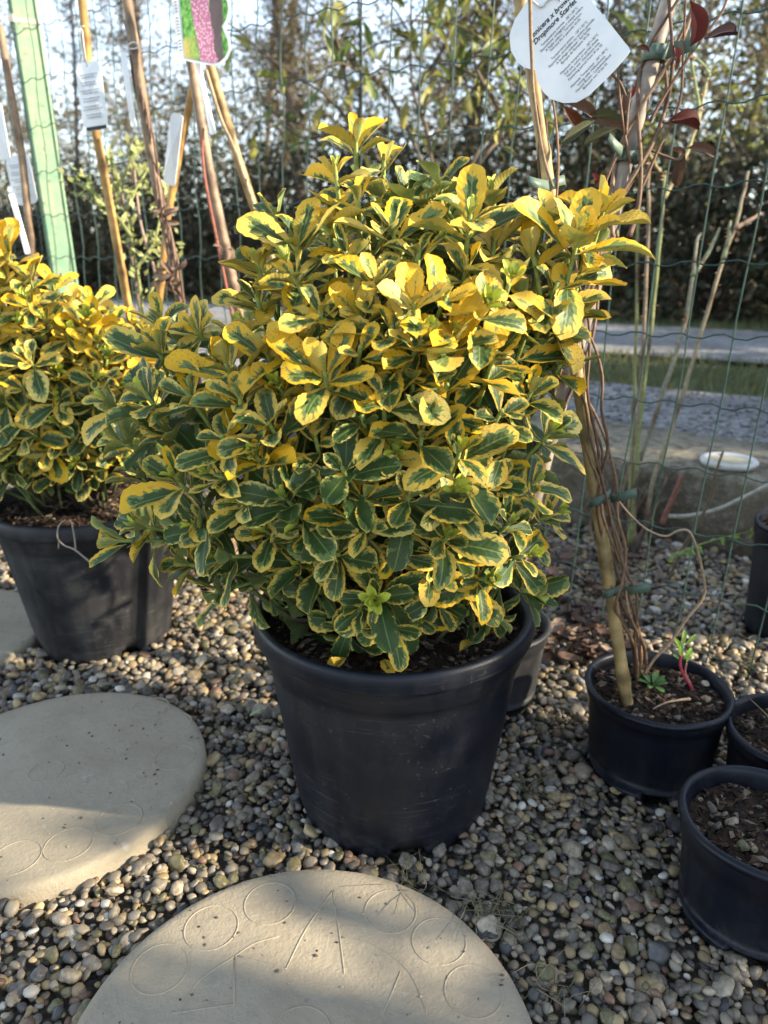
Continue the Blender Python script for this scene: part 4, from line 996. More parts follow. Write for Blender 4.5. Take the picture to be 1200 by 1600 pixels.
# --- big white label with printed text
LY = 0.94
lab = thing('plant_label', 'large white cultivar label with printed text on the golden cane', 'plant label', at_y(885, 75, LY))
Lp = Vector(lab.location)
ex = Vector((1, -0.36, 0)).normalized(); ez = Vector((0.03, 0.12, 1)).normalized(); en = ex.cross(ez) * 1.0    # plate axes; en faces the camera side
if en.dot(EYE - Lp) < 0: en = -en
def on_label(px, py, off=0.0):
    d = ray(px, py); return EYE + d * ((Lp - EYE).dot(en) / d.dot(en)) + en * off - Lp
outl = [(850, -42), (832, -12), (820, 7), (804, 31), (796, 55), (798, 79), (807, 95), (818, 105), (829, 108), (837, 110), (839, 125), (848, 143), (861, 155), (881, 161), (901, 160), (919, 150), (940, 130), (960, 110), (981, 86), (985, 80), (982, 73), (976, 66), (950, 33), (923, 0), (900, -27), (880, -46)]
def plate(mb, pts2, fn, th):
    q = [fn(*p, 0.0) for p in pts2]; n = len(q); back = [p - en_ * th for p, en_ in zip(q, [PL_N] * n)]
    mb.add(q + back, [tuple(range(n)), tuple(range(2 * n - 1, n - 1, -1))] + [(i, n + i, n + (i + 1) % n, (i + 1) % n) for i in range(n)])
PL_N = en
m = MB(); plate(m, outl, on_label, 0.0008); m.build('card', M['white'], lab, smooth=False)
def text_on(o, s, px, py, ang, size_px, fn, mat, name='printed_text', shear=0.0, bold=0.0, align='CENTER', nrm=None):
    cu = bpy.data.curves.new(name, 'FONT'); cu.body = s; cu.align_x = align; cu.align_y = 'CENTER'; cu.shear = shear; cu.offset = 0.0; cu.resolution_u = 2
    p = fn(px, py, 0.0006); a = D(ang)
    x = (fn(px + 10 * math.cos(a), py - 10 * math.sin(a), .0006) - p); y = (fn(px + 10 * math.cos(a + math.pi / 2), py - 10 * math.sin(a + math.pi / 2), .0006) - p)
    s_ = (y.length / 10) * size_px; cu.size = s_; cu.offset = bold * s_
    x.normalize(); nn = nrm if nrm is not None else en; y = nn.cross(x)
    mm = Matrix.Identity(4)
    for r in range(3): mm[r][0] = x[r]; mm[r][1] = y[r]; mm[r][2] = nn[r]; mm[r][3] = p[r]
    tmp = bpy.data.objects.new('text_form', cu); me = bpy.data.meshes.new_from_object(tmp); bpy.data.objects.remove(tmp)
    me.materials.clear(); me.materials.append(mat); me.name = name; return link(name, me, o, M=mm)
ANG = 46
text_on(lab, 'Lonicera x brownii', 860, 27, ANG, 10.5, on_label, M['ink'], 'printed_title', .35, .02)
text_on(lab, "'Dropmore Scarlet'", 866, 35, ANG, 10.5, on_label, M['ink'], 'printed_title', .35, .02)
body = ["Temperatura minima  -20°/-30°C", "Esposizione: soleggiata o mezza ombra", "A foglia caduca - Terreno fresco", "Fiorisce fra il periodo VI-IX", None, "Température minim.  -20°/-30°C", "Exposition: ensoleillée ou ombre partielle", "A feuillage caduque - Sol fertile", "Époque de floraison VI-IX", None, "Minimum temperature  -20°/-30°C", "Full sun, sunny or partial shade", "Normal soil - Deciduous tree", "Flowering period from VI to IX", None, "Minimale Temperatur  -20°/-30°C", "sonnig oder Halbschatten", "Neutral Boden - Laubabwerfend", "Blütezeit von VI bis IX"]
for i, s in enumerate(body):
    if s: text_on(lab, s, 874 + 3.1 * i, 42 + 4.3 * i, ANG + 1, 5.1, on_label, M['ink'], 'printed_text')
m = MB(); vine(m, [on_label(x, y, .002) for x, y in ((820, -8), (836, 5), (846, 12), (856, 2), (868, -4), (876, 2))], .0011, .0011, (.5, .5, .5), 5, 4); m.c = []; m.build('string', M['string'], lab)
m = MB(); vine(m, [at_y(x, y, .925) for x, y in ((828, -30), (829, 40), (831, 90), (834, 150), (848, 240), (864, 292))], .0022, .0018, (0.25, 0.17, 0.10), 5, 4); 
hv2 = tag(m.build('dry_twig', M['bark']), 'thin straight dry stem in front of the large white label', 'stem')

# --- left hand canes (behind the smaller shrub)
def rooted(pts, Ys):
    P = [at_y(x, y, Y) for (x, y), Y in zip(pts, Ys)]; d = (P[0] - P[1]).normalized()
    P.insert(0, P[0] + d * ((-0.02 - P[0].z) / d.z)) if P[0].z > 0 and d.z < -.2 else None
    return P
TAN, BRN, ORG = (0.44, 0.285, 0.12), (0.27, 0.185, 0.115), (0.42, 0.24, 0.075)
cane('tan cane with rounded white tag left of the twin brown canes', rooted([(196, 455), (150, 210), (124, -40)], [1.60, 1.58, 1.56]), .0095, ORG, .2, seed=3)
cane('brown cane with dried vine knots in front of the mesh', rooted([(290, 505), (242, 270), (190, -40)], [1.52, 1.5, 1.48]), .0105, BRN, .22, seed=7)
cane('brown cane under the flower picture label with reddish stem', rooted([(362, 430), (330, 280), (292, 60)], [1.5, 1.5, 1.5]), .0105, (0.31, 0.215, 0.14), .2, seed=9)
cane('bright tan cane leaning right of the flower picture label', rooted([(404, 345), (372, 250), (318, 60)], [1.60, 1.58, 1.56]), .0100, TAN, .24, seed=12)
cane('orange cane leaning left behind the knotted brown cane', rooted([(246, 500), (262, 340), (302, 130)], [1.62, 1.60, 1.58]), .0085, ORG, .2, seed=14)
cane('weathered thin cane at the left edge before the green post', rooted([(50, 395), (36, 250), (-2, 40)], [1.55, 1.55, 1.55]), .0085, BRN, .19, seed=16)
sv = thing('dry_vine', 'dried vine with withered leaf knots wound on the brown cane', 'vine', at_y(272, 440, 1.49))
m = MB()
for k in range(5):
    pts = []
    for i in range(14):
        y = 500 - i * 36; c = at_y(290 - (505 - y) * .197 + 3 * math.sin(i * 1.1 + k * 1.3) + (k - 2) * 2.0, y, 1.495 - .012 * math.cos(i * 1.1 + k)); pts.append(c)
    vine(m, pts, .0028, .0018, [(0.17, 0.10, 0.075), (0.24, 0.16, 0.11)][k % 2], 5, 3, sv)
m.build('stem', M['bark'], sv)
DRY = [dead_leaf((0.26, 0.17, 0.11), .5, 1.2, .9, .5), dead_leaf((0.20, 0.13, 0.095), .45, .9, 1.2, -.5)]
for px, py, n in ((258, 335, 8), (268, 430, 10), (258, 440, 5), (355, 385, 4)):
    for k in range(n):
        a = R.uniform(0, 6.28); d = Vector((math.cos(a), -R.uniform(0, .8), math.sin(a) * .8))
        link('leaf', DRY[k % 2], sv, M=Matrix.Translation(at_y(px + R.uniform(-8, 8), py + R.uniform(-10, 10), 1.475) - Vector(sv.location)) @ frame(d, Vector((R.uniform(-1, 1), -1, R.uniform(-1, 1)))) @ Matrix.Scale(R.uniform(.02, .036), 4))
for lb, pts, Y, c, r in (('reddish thin stem running up beside the brown cane', [(352, 440), (338, 370), (322, 290), (316, 235), (318, 200)], 1.48, (0.36, 0.13, 0.085), .0035), ('thin pale stem leaning beside the bright tan cane', [(404, 340), (392, 305), (365, 230), (345, 185), (322, 110)], 1.52, (0.42, 0.32, 0.20), .0042), ('second thin grey stem behind the brown cane', [(250, 520), (243, 430), (220, 350), (208, 250)], 1.7, (0.32, 0.235, 0.19), .004), ('slender straight brown stem right of the orange cane foot', [(218, 480), (205, 400), (198, 350), (190, 300)], 1.72, (0.28, 0.19, 0.14), .004)):
    m = MB(); vine(m, rooted(pts, [Y] * len(pts)), r, r * .8, c, 6, 5); tag(m.build('dry_twig', M['bark']), lb, 'stem')

def card(labl, cat, px, py, w, h, ang, Y, yaw, mat=None, lines=0, dark_tip=False, shape='round', pitch=0.0):
    P = at_y(px, py, Y); o = thing('plant_label', labl, cat, P)
    a = D(ang); ax = Matrix.Rotation(D(yaw), 3, 'Z') @ Vector((1, 0, 0)); az = Matrix.Rotation(D(pitch), 3, 'X') @ Vector((0, 0, 1)); nn = ax.cross(az).normalized()
    if nn.y > 0 and abs(nn.y) > .05: nn = -nn
    X_ = ax * math.cos(a) + az * math.sin(a); Z_ = -ax * math.sin(a) + az * math.cos(a)
    ca = (P - EYE).dot(FWD); k = ca / F
    w *= k; h *= k; n = 6; out = []
    r = min(w, h) * (.28 if shape == 'round' else .12)
    for cx, cz, a0 in ((w / 2 - r, h / 2 - r, 0), (-w / 2 + r, h / 2 - r, 90), (-w / 2 + r, -h / 2 + r, 180), (w / 2 - r, -h / 2 + r, 270)):
        for j in range(n + 1): t = D(a0 + 90 * j / n); out.append((cx + r * math.cos(t), cz + r * math.sin(t)))
    m = MB(); bow = lambda x, z: nn * (-0.06 * h * ((2 * z / h) ** 2 - .3))
    q = [X_ * x + Z_ * z + bow(x, z) for x, z in out]; N_ = len(q)
    cen = [nn * 0.018 * h]
    m.add(q + cen + [p - nn * .0012 for p in q] , [(i, (i + 1) % N_, N_) for i in range(N_)] + [(i, N_ + 1 + i, N_ + 1 + (i + 1) % N_, (i + 1) % N_) for i in range(N_)] + [tuple(N_ + 1 + i for i in range(N_ - 1, -1, -1))])
    m.build('card', mat or M['white'], o, smooth=False)
    if lines:
        rl = random.Random(int(px)); tx = MB()
        for i in range(lines):
            if i % 3 == 2 and lines > 5: continue
            z = h * (.30 - .62 * i / (lines - 1)); ww = w * rl.uniform(.5, .76)
            x_ = -ww / 2
            while x_ < ww / 2:
                wl = w * rl.uniform(.04, .12); tx.box(nn * .0016 + X_ * (x_ + wl / 2) + Z_ * z + nn * (-0.05 * h * ((2 * z / h) ** 2 - .3)), wl, .0004, h * .011, Matrix((X_, nn, Z_)).transposed()); x_ += wl + w * .025
        tx.build('print_lines', M['ink_grey'], o, smooth=False)
    if dark_tip:
        m = MB(); z = -h * .47; m.box(nn * .001 + Z_ * z + nn * (-.06 * h * .6), w * .8, .0006, h * .05, Matrix((X_, nn, Z_)).transposed()); m.build('dark_band', M['ink'], o, smooth=False)
    return o
c1 = card('white rounded tag hanging on the tan cane near the top left', 'plant label', 142, 149, 46, 98, 4, 1.53, -17, lines=17, dark_tip=True, pitch=-6)
m = MB(); P0 = Vector(c1.location); vine(m, [at_y(136, 104, 1.525) - P0, at_y(131, 70, 1.535) - P0, at_y(128, 46, 1.545) - P0, at_y(122, 42, 1.545) - P0, at_y(132, 41, 1.54) - P0], .0012, .0012, (.5,) * 3, 4, 3); m.c = []; m.build('string', M['string'], c1)
card('white tag with text lines at the left edge beside the post', 'plant label', 33, 281, 46, 72, 5, 1.58, -18, lines=14)
card('sliver of a white tag cut off at the left edge', 'plant label', -3, 205, 30, 80, 2, 1.5, -25)
card('narrow white tag seen edge on beside the brown cane', 'plant label', 199, 140, 9, 104, 3, 1.47, -6)
card('narrow white tag seen edge on below the flower picture', 'plant label', 319, 152, 10, 104, 10, 1.47, -6)
card('tilted blank white tag between the brown cane and orange cane', 'plant label', 268, 234, 26, 104, -17, 1.56, -30)
st_ = card('white plastic plant marker stake standing in the smaller shrub', 'plant marker', 29, 350, 9, 90, 8, 1.5, 0)
m = MB(); vine(m, [at_y(x, y, 1.47) for x, y in ((198, 72), (208, 66), (216, 70), (212, 76), (200, 76))], .0015, .0015, (.5,) * 3, 4, 4); m.c = []
tag(m.build('string', M['string']), 'white string tied round the brown knotted cane', 'string')
# flower picture label
PLp = at_y(318, 45, 1.44)
pl = thing('plant_label', 'scalloped picture label showing pink hanging blossom and green leaves', 'plant label', PLp)
pn = Vector((-0.10, -1, 0.10)).normalized(); PL_N = pn
def on_pic(px, py, off=0.0):
    d = ray(px, py); return EYE + d * ((PLp - EYE).dot(pn) / d.dot(pn)) + pn * off - PLp
o1 = [(264, -40), (268, 0), (274, 50), (280, 92), (300, 97), (334, 103), (345, 101), (355, 92), (361, 78), (360, 62), (355, 50), (352, 42), (357, 32), (361, 16), (359, 2), (352, -14), (340, -30), (320, -42)]
m = MB(); plate(m, o1, on_pic, .001); m.build('card', M['white'], pl, smooth=False)
o2 = [(278, -36), (281, 0), (285, 50), (289, 90), (302, 93), (333, 99), (343, 97), (351, 90), (357, 78), (356, 64), (351, 52), (347, 42), (353, 31), (357, 16), (355, 3), (348, -12), (337, -27), (318, -38)]
m = MB(); q = [on_pic(*p, .0006) for p in o2]; m.add(q, [tuple(range(len(q)))]); m.build('printed_picture', M['photo'], pl, smooth=False)
tx = MB()
for i in range(16):
    if i in (4, 11): continue
    a = on_pic(273 + i * .55 + .0, 3 + i * 5.0, .0008); b = on_pic(276.5 + i * .55, 3 + i * 5.0, .0008); tx.tube([a, b], .0009, 4)
tx.build('print_lines', M['ink_grey'], pl, smooth=False)

# ------------------------------------------------------------------ rose canes and low plants beyond the fence
def rose(labl, runs, Y, col, r0=.0056):
    b = at_y(*runs[0][0], Y); o = thing('rose_bush', labl, 'rose bush', (b.x, b.y, 0)); m = MB(); th = MB()
    rr = random.Random(len(runs) * 7)
    for run in runs:
        pts = [at_y(x, y, Y + .02 * i) for i, (x, y) in enumerate(run)]
        path = smooth_path(pts, 5); k = len(path); c = tuple(q * rr.uniform(.8, 1.15) for q in col)
        path = [p + Vector((noise.noise(p * 30), 0, 0)) * .004 for p in path]
        b0 = len(m.v); rad = [r0 * (1 - .5 * i / (k - 1)) * (1 + .12 * noise.noise(path[i] * 60)) for i in range(k)]
        m.tube(rel(path, o), rad, 7, True, c)
        for i in range(k):
            if i % 7 == 3:
                for j in range(7): m.c[b0 + i * 7 + j] = (0.13, 0.085, 0.05)
        for i in range(1, k - 1):
            if rr.random() < .38:
                s = rr.choice([-1, 1]); p = path[i]; q = Vector((s * .9, -.2, .25)).normalized()
                th.tube(rel([p + q * .003, p + q * .013 + Vector((0, 0, -.003))], o), [.0028, .0003], 4, True, (0.33, 0.17, 0.10))
    m.build('cane', M['bark'], o); th.build('thorns', M['bark'], o, kind='stuff'); return o
GRN = (0.28, 0.245, 0.12)
rose('upright cluster of green thorny rose canes beyond the fence', [[(982, 850), (985, 760), (990, 640), (994, 500), (998, 330), (1008, 275)], [(990, 850), (994, 720), (1004, 560), (1012, 400), (1014, 270), (1013, 235)], [(986, 852), (998, 690), (1014, 540), (1030, 390), (1037, 300), (1040, 268)], [(1037, 310), (1062, 262), (1088, 200), (1102, 140), (1108, 118)], [(1088, 200), (1090, 150), (1078, 90)], [(1014, 240), (1026, 262), (1038, 272)], [(1108, 118), (1095, 100), (1078, 85)]], 1.72, GRN)
rose('slanting thorny rose cane with cut tips at the right', [[(1006, 860), (1018, 760), (1060, 640), (1098, 510), (1128, 410), (1150, 352), (1162, 300), (1170, 268)], [(1150, 356), (1170, 345), (1188, 333)], [(1000, 720), (1040, 600), (1072, 500), (1082, 430), (1088, 380), (1096, 365)], [(1082, 430), (1110, 390), (1124, 356)], [(1130, 405), (1138, 370), (1142, 345)]], 1.76, (0.30, 0.235, 0.145), .0060)
m = MB(); pts = [at_y(x, y, 1.5) for x, y in ((1045, 905), (1065, 860), (1088, 822), (1112, 775), (1118, 740), (1130, 705))]
vine(m, pts, .0040, .0024, (0.115, 0.085, 0.05), 6, 5)
for i, p in enumerate(smooth_path(pts, 4)):
    if i % 2: m.tube([p, p + Vector((.010 * (1 if i % 4 == 1 else -1), 0, .004))], [.002, .0003], 4, True, (0.16, 0.09, 0.05))
tag(m.build('thorny_stem', M['bark']), 'dark crooked thorny stem crossing the fence above the gravel', 'stem')
m = MB(); vine(m, [at_y(x, y, 1.62) for x, y in ((1040, 806), (1075, 806), (1120, 796), (1160, 778), (1215, 750))], .0055, .0045, (0.36, 0.34, 0.27), 6, 5)
tag(m.build('pale_stem', M['bark']), 'pale straight stem slanting before the concrete kerb', 'stem')
m = MB(); vine(m, [at_y(x, y, 1.62) for x, y in ((1035, 818), (1042, 800), (1055, 770), (1066, 742))], .0075, .005, (0.20, 0.085, 0.06), 6, 5)
tag(m.build('cut_stump', M['bark']), 'short reddish cut stump before the concrete kerb', 'stump')
bt = thing('bramble_stump', 'tangle of brown dry stems at the rose foot behind the golden cane', 'dry stems', at_z(965, 850, 0))
m = MB()
for k in range(16):
    x0 = R.uniform(925, 1000); b = at_z(x0, R.uniform(835, 870), 0); tpx = x0 + R.uniform(-50, 60); tt = at_y(tpx, R.uniform(690, 800), b.y + R.uniform(-.05, .05))
    vine(m, [b, b.lerp(tt, .5) + Vector((R.gauss(0, .02), R.gauss(0, .02), 0)), tt], R.uniform(.004, .010), .0015, R.choice([(0.16, 0.10, 0.07), (0.22, 0.15, 0.10), (0.10, 0.075, 0.055)]), 6, 4, bt)
m.build('stem', M['bark'], bt)
gv_ = thing('trailing_weed', 'trailing weed with bright lime leaves beside the tall container', 'weed', at_y(1130, 850, 1.4))
m = MB(); pth = [at_y(x, y, 1.36 + .0005 * (x - 1060)) for x, y in ((1050, 868), (1090, 852), (1130, 840), (1165, 832), (1205, 818))]; vine(m, pth, .0016, .0012, (0.25, 0.27, 0.10), 5, 5, gv_); m.build('stem', M['bark'], gv_)
for p in smooth_path(pth, 7):
    for s in range(R.choice([0, 0, 1, 2])):
        a = R.uniform(-2.6, .8); d = Vector((math.cos(a), R.uniform(-.6, .3), math.sin(a)))
        link('leaf', lf_lime[R.randrange(3)], gv_, M=Matrix.Translation(p - Vector(gv_.location)) @ frame(d, Vector((R.uniform(-.5, .5), -1, .6))) @ Matrix.Scale(R.uniform(.008, .021), 4))
# white saucer on the kerb
lid = thing('saucer', 'round pale plastic saucer lying on top of the concrete kerb', 'saucer', at_z(1138, 726, RAISE + .011))
m = MB(); m.lathe([(.0005, .008), (.045, .008), (.052, .010), (.058, .016), (.064, .017), (.068, .014), (.069, .008), (.064, .0), (.0005, .0)], 48); m.build('dish', M['lid'], lid)
m = MB(); m.lathe([(.0005, .0115), (.03, .0120), (.0525, .0110)], 40, lambda r, z, a, i: (r, z + .002 * noise.noise(Vector((r * 60 * math.cos(a), r * 60 * math.sin(a), 1))))); m.build('sandy_fill', M['sand'], lid)
# dead stalks in the small right pot
ds = thing('dead_stalks', 'clump of dead brown stalks in the small dark pot at the right edge', 'dead plant', (0.525, 0.79, .112))
m = MB()
for k in range(46):
    a = R.uniform(0, 6.28); r = R.uniform(0, .035); b = Vector((r * math.cos(a), r * math.sin(a), 0)); h_ = R.uniform(.015, .06)
    vine(m, [b, b + Vector((R.gauss(0, .008), R.gauss(0, .008), h_ * .6)), b + Vector((R.gauss(0, .02), R.gauss(0, .02), h_))], .0014, .0006, R.choice([(0.24, 0.16, 0.09), (0.16, 0.10, 0.06), (0.32, 0.23, 0.13)]), 4, 3)
m.build('stalk', M['bark'], ds)
# wiry root over the left pot
m = MB(); w_ = lambda L: [at_y(x, y, 1.10) for x, y in L]
vine(m, w_([(145, 882), (128, 868), (115, 858), (100, 852), (90, 840), (92, 822), (102, 812)]), .0016, .0011, (0.36, 0.29, 0.24), 5, 4); vine(m, w_([(118, 858), (116, 838), (112, 818), (108, 812)]), .0013, .0009, (0.36, 0.29, 0.24), 5, 4); vine(m, w_([(92, 842), (91, 858)]), .001, .0006, (0.3, 0.24, 0.2), 4, 3)
tag(m.build('dry_root', M['bark']), 'thin forked dry root hanging over the fluted pot', 'root')
# leaf litter and shards behind the pots
m = MB(); rl = random.Random(19)
for k in range(170):
    P = at_z(rl.gauss(925, 55), rl.uniform(850, 1030), .014 + rl.uniform(0, .012))
    if blocked(P.x, P.y, .0): continue
    s = rl.uniform(.018, .045); Mx = Matrix.Rotation(rl.uniform(0, 6.28), 3, 'Z') @ Matrix.Rotation(rl.gauss(0, .35), 3, 'X'); c = rl.choice([(0.11, 0.065, 0.042), (0.16, 0.095, 0.06), (0.075, 0.045, 0.032), (0.20, 0.14, 0.10)])
    vs = []; 
    for i in range(6):
        v = i / 5; w = .34 * math.sin(math.pi * (v * .9 + .05)) * (1 + .2 * rl.uniform(-1, 1))
        for u in (-1, 0, 1): vs.append(P + Mx @ Vector((u * w * s, v * s, (abs(u) * .18 + .25 * (v - .5) ** 2 + rl.uniform(-.03, .03)) * s)))
    m.add(vs, [(i * 3 + j, i * 3 + j + 1, i * 3 + j + 4, i * 3 + j + 3) for i in range(5) for j in range(2)], c)
m.build('leaf_litter', M['dead'], kind='stuff')
m = MB()
for px, py in ((770, 1440), (800, 1450), (752, 1430), (640, 1395), (870, 1560), (825, 1240), (1120, 1010), (1160, 1045)):
    b0 = at_z(px, py, 0.0)
    for k in range(16):
        b = b0 + Vector((R.gauss(0, .012), R.gauss(0, .01), 0)); vine(m, [b, b + Vector((R.gauss(0, .008), R.gauss(0, .008), .016)), b + Vector((R.gauss(0, .02), R.gauss(0, .02), R.uniform(.012, .03)))], .0007, .0003, R.choice([(0.10, 0.12, 0.05), (0.26, 0.22, 0.13), (0.15, 0.12, 0.07)]), 3, 3)
m.build('grass_tufts', M['bark'], kind='stuff')
for lb, px, py, c, s in (('pale green leaf lying on the gravel left of the big pot', 415, 1105, (0.33, 0.42, 0.24), .030), ('grey green leaf lying in the litter behind the medium pot', 915, 1008, (0.24, 0.32, 0.22), .034)):
    me = plain_leaf(c, .42, .3, .2); o = link('fallen_leaf', me, M=Matrix.Translation(at_z(px, py, .02)) @ Matrix.Rotation(2.2, 4, 'Z') @ Matrix.Rotation(.35, 4, 'Y') @ Matrix.Scale(s, 4)); tag(o, lb, 'leaf')

# ------------------------------------------------------------------ shrub with pale leaves at the left, olive shrub beyond the fence
pg = thing('young_shrub', 'thin green stemmed young shrub with tiny pale leaves before the mesh', 'shrub', at_y(222, 480, 1.68))
m = MB(); lfm = MB(); rp = random.Random(12)
runs = [[(226, 520), (216, 430), (202, 360), (186, 290), (172, 236)], [(212, 420), (240, 380), (252, 330), (258, 290)], [(196, 330), (216, 290), (232, 262)], [(206, 370), (176, 330), (150, 305), (118, 285)], [(230, 470), (250, 420), (262, 380)], [(186, 290), (205, 250), (215, 225)]]
for r_ in runs:
    P_ = [at_y(x, y, 1.68 + .02 * i) for i, (x, y) in enumerate(r_)]; vine(m, P_, .0042, .0022, (0.26, 0.28, 0.10), 6, 4, pg)
    for p in smooth_path(P_, 8)[6:]:
        for k in range(3):
            a = rp.uniform(0, 6.28); d = Vector((math.cos(a), rp.uniform(-.7, .7), math.sin(a))).normalized(); s = rp.uniform(.012, .026); q = p - Vector(pg.location) + Vector((rp.gauss(0, .012), rp.gauss(0, .012), rp.gauss(0, .012))); sd2 = d.orthogonal().normalized() * s * .28
            kk = rp.random(); lfm.add([q, q + d * s * .5 + sd2, q + d * s, q + d * s * .5 - sd2], [(0, 1, 2, 3)], (0.22 + .16 * kk, 0.26 + .12 * kk, 0.075 + .08 * kk))
m.build('stem', M['bark'], pg); lfm.build('leaves', M['olive'], pg, kind='stuff')

ol = thing('olive_shrub', 'loose shrub with narrow olive green leaves beyond the fence', 'shrub', (0.22, 3.0, RAISE))
OLV = [plain_leaf(c, .38, b, .35, tw) for c, b, tw in (((0.13, 0.16, 0.04), .9, .2), ((0.19, 0.21, 0.05), .6, -.3), ((0.27, 0.25, 0.06), 1.1, .1), ((0.09, 0.13, 0.04), .4, .4), ((0.33, 0.30, 0.09), .8, 0))]
m = MB(); ro_ = random.Random(41); spots = []
def olp(x, y, dy=0): return at_y(x, y, 3.0 + dy)
limbs = [[(690, 420), (670, 220), (645, 140), (642, 40), (645, -60)], [(680, 300), (610, 150), (560, 110), (530, 70)], [(670, 220), (720, 160), (790, 90), (830, 40)], [(690, 380), (740, 250), (790, 190), (850, 160)], [(560, 340), (548, 180), (535, 100), (522, 40), (520, -20)], [(600, 260), (520, 160), (480, 130), (420, 90)], [(700, 300), (770, 220), (800, 150), (760, 40), (735, -30)], [(650, 140), (690, 80), (715, 20), (720, -40)], [(600, 200), (540, 200), (470, 215), (410, 150)], [(690, 350), (760, 240), (800, 215), (860, 190)], [(780, 170), (745, 110), (740, 60), (725, 0)]]
for L in limbs:
    P_ = [olp(x, y, ro_.uniform(-.12, .12)) for x, y in L]; vine(m, P_, .0085, .003, (0.12, 0.09, 0.065), 6, 5, ol); sp_ = smooth_path(P_, 6); spots += sp_[8:]
    for k in range(5):
        p = sp_[ro_.randrange(8, len(sp_))]; q = p + Vector((ro_.gauss(0, .16), ro_.gauss(0, .12), ro_.uniform(-.06, .2))); vine(m, [p, p.lerp(q, .5) + Vector((0, 0, .03)), q], .004, .002, (0.10, 0.075, 0.05), 5, 4, ol); spots += [p.lerp(q, f) for f in (.5, .75, 1)] * 2
vine(m, [Vector((0.22, 3.0, RAISE)), olp(690, 420), olp(690, 380)], .02, .014, (0.085, 0.06, 0.045), 6, 3, ol)
m.build('branch', M['bark'], ol)
cnt = 0
for k in range(2200):
    if cnt >= 299: break
    p = spots[ro_.randrange(len(spots))] + Vector((ro_.gauss(0, .02), ro_.gauss(0, .03), ro_.gauss(0, .02))); px, py = project(p)
    dens = 1.0 if px > 600 else .45
    if ro_.random() > dens: continue
    a = ro_.uniform(0, 6.28); d = Vector((math.cos(a) * .8, math.sin(a) * .8, ro_.uniform(-1.1, .5)))
    link('leaf', OLV[ro_.randrange(5)], ol, M=Matrix.Translation(p - Vector(ol.location)) @ frame(d, Vector((ro_.gauss(0, .3), ro_.gauss(0, .3), 1))) @ Matrix.Scale(ro_.uniform(.065, .115), 4)); cnt += 1

# ------------------------------------------------------------------ background hedge and wood
def foliage_np(n, sampler, size, cols, rr, elong=.5):
    V = np.empty((n * 4, 3), np.float32); C = np.ones((n * 4, 4), np.float32)
    for i in range(n):
        p = sampler(); s = size * rr.uniform(.6, 1.4); a = rr.uniform(0, 6.283); t = rr.uniform(-1, 1)
        d = Vector((math.cos(a) * math.sqrt(1 - t * t), math.sin(a) * math.sqrt(1 - t * t), t)); e = d.orthogonal(); e.normalize(); e = Matrix.Rotation(rr.uniform(0, 6.28), 3, d) @ e
        V[i * 4] = p - d * s; V[i * 4 + 1] = p + e * s * elong; V[i * 4 + 2] = p + d * s; V[i * 4 + 3] = p - e * s * elong
        c = cols[rr.randrange(len(cols))]; k = rr.uniform(.75, 1.25); C[i * 4:i * 4 + 4, :3] = [q * k for q in c]
    F_ = np.arange(n * 4, dtype=np.int32).reshape(n, 4); return V, F_, C
def leaf_obj(name, V, F_, C, mat, parent, kind=None):
    me = np_mesh(name, V - np.array(parent.location, np.float32), F_, mat, 4, False); a = me.attributes.new('Col', 'FLOAT_COLOR', 'POINT'); a.data.foreach_set('color', C.ravel()); return link(name, me, parent, kind=kind)
HG = [(0.026, 0.034, 0.018), (0.040, 0.048, 0.024), (0.055, 0.056, 0.030), (0.035, 0.034, 0.024), (0.075, 0.060, 0.036), (0.10, 0.078, 0.048)]
def hedge_shrub(lab, t, n, w, h, cols, nl, size, rr, grp, clumps=26, base=RAISE):
    c = fr(t, n, base - .02); o = thing('hedge_shrub', lab, 'shrub', c, grp); cl = []
    for k in range(clumps):
        a = rr.uniform(0, 6.28); r = math.sqrt(rr.random()) * w; z = rr.random() ** .85 * h; sc = 1 - .45 * (z / h) ** 2
        cl.append((c + Vector((r * math.cos(a) * sc, r * math.sin(a) * sc * .7, z)), rr.uniform(.16, .34) * w))
    def smp():
        p, r = cl[rr.randrange(clumps)]; return p + Vector((rr.gauss(0, r), rr.gauss(0, r), max(-p.z + base, rr.gauss(0, r * 1.2))))
    V, F_, C = foliage_np(nl, smp, size, cols, rr); leaf_obj('foliage', V, F_, C, M['foliage'], o)
    m = MB()
    for p, r in cl[:14]:
        m.tube(rel([c + Vector((rr.gauss(0, .004), rr.gauss(0, .004), 0)), c.lerp(p, .5) + Vector((0, 0, .1)), p], o), [.035, .02, .008], 5, True, (0.045, 0.035, 0.028))
    for q in range(46):
        p, r = cl[rr.randrange(clumps)]; e = p + Vector((rr.gauss(0, .18), rr.gauss(0, .18), rr.uniform(.15, .6))); m.tube(rel([c, c.lerp(p, .6), p, e], o), [.012, .008, .005, .0015], 4, False, rr.choice([(0.11, 0.085, 0.06), (0.16, 0.125, 0.09), (0.07, 0.055, 0.04)]))
    m.build('branches', M['tree_bark'], o); return o
rh = random.Random(51)
LABS = ['dense dark shrub in the hedge at the right behind the road', 'dark shrub in the hedge behind the slanting rose cane', 'dark shrub in the hedge behind the upright rose canes', 'dark shrub in the hedge behind the large shrub right shoulder', 'dark shrub in the hedge straight behind the large shrub', 'dark shrub in the hedge behind the large shrub left shoulder', 'dark shrub in the hedge behind the bright tan cane', 'dark shrub in the hedge behind the flower picture cane', 'dark shrub in the hedge behind the knotted brown cane', 'dark shrub in the hedge behind the white tag cane', 'dark shrub in the hedge just right of the green post', 'dark shrub in the hedge behind the green post', 'dark shrub in the hedge at the left edge of the picture']
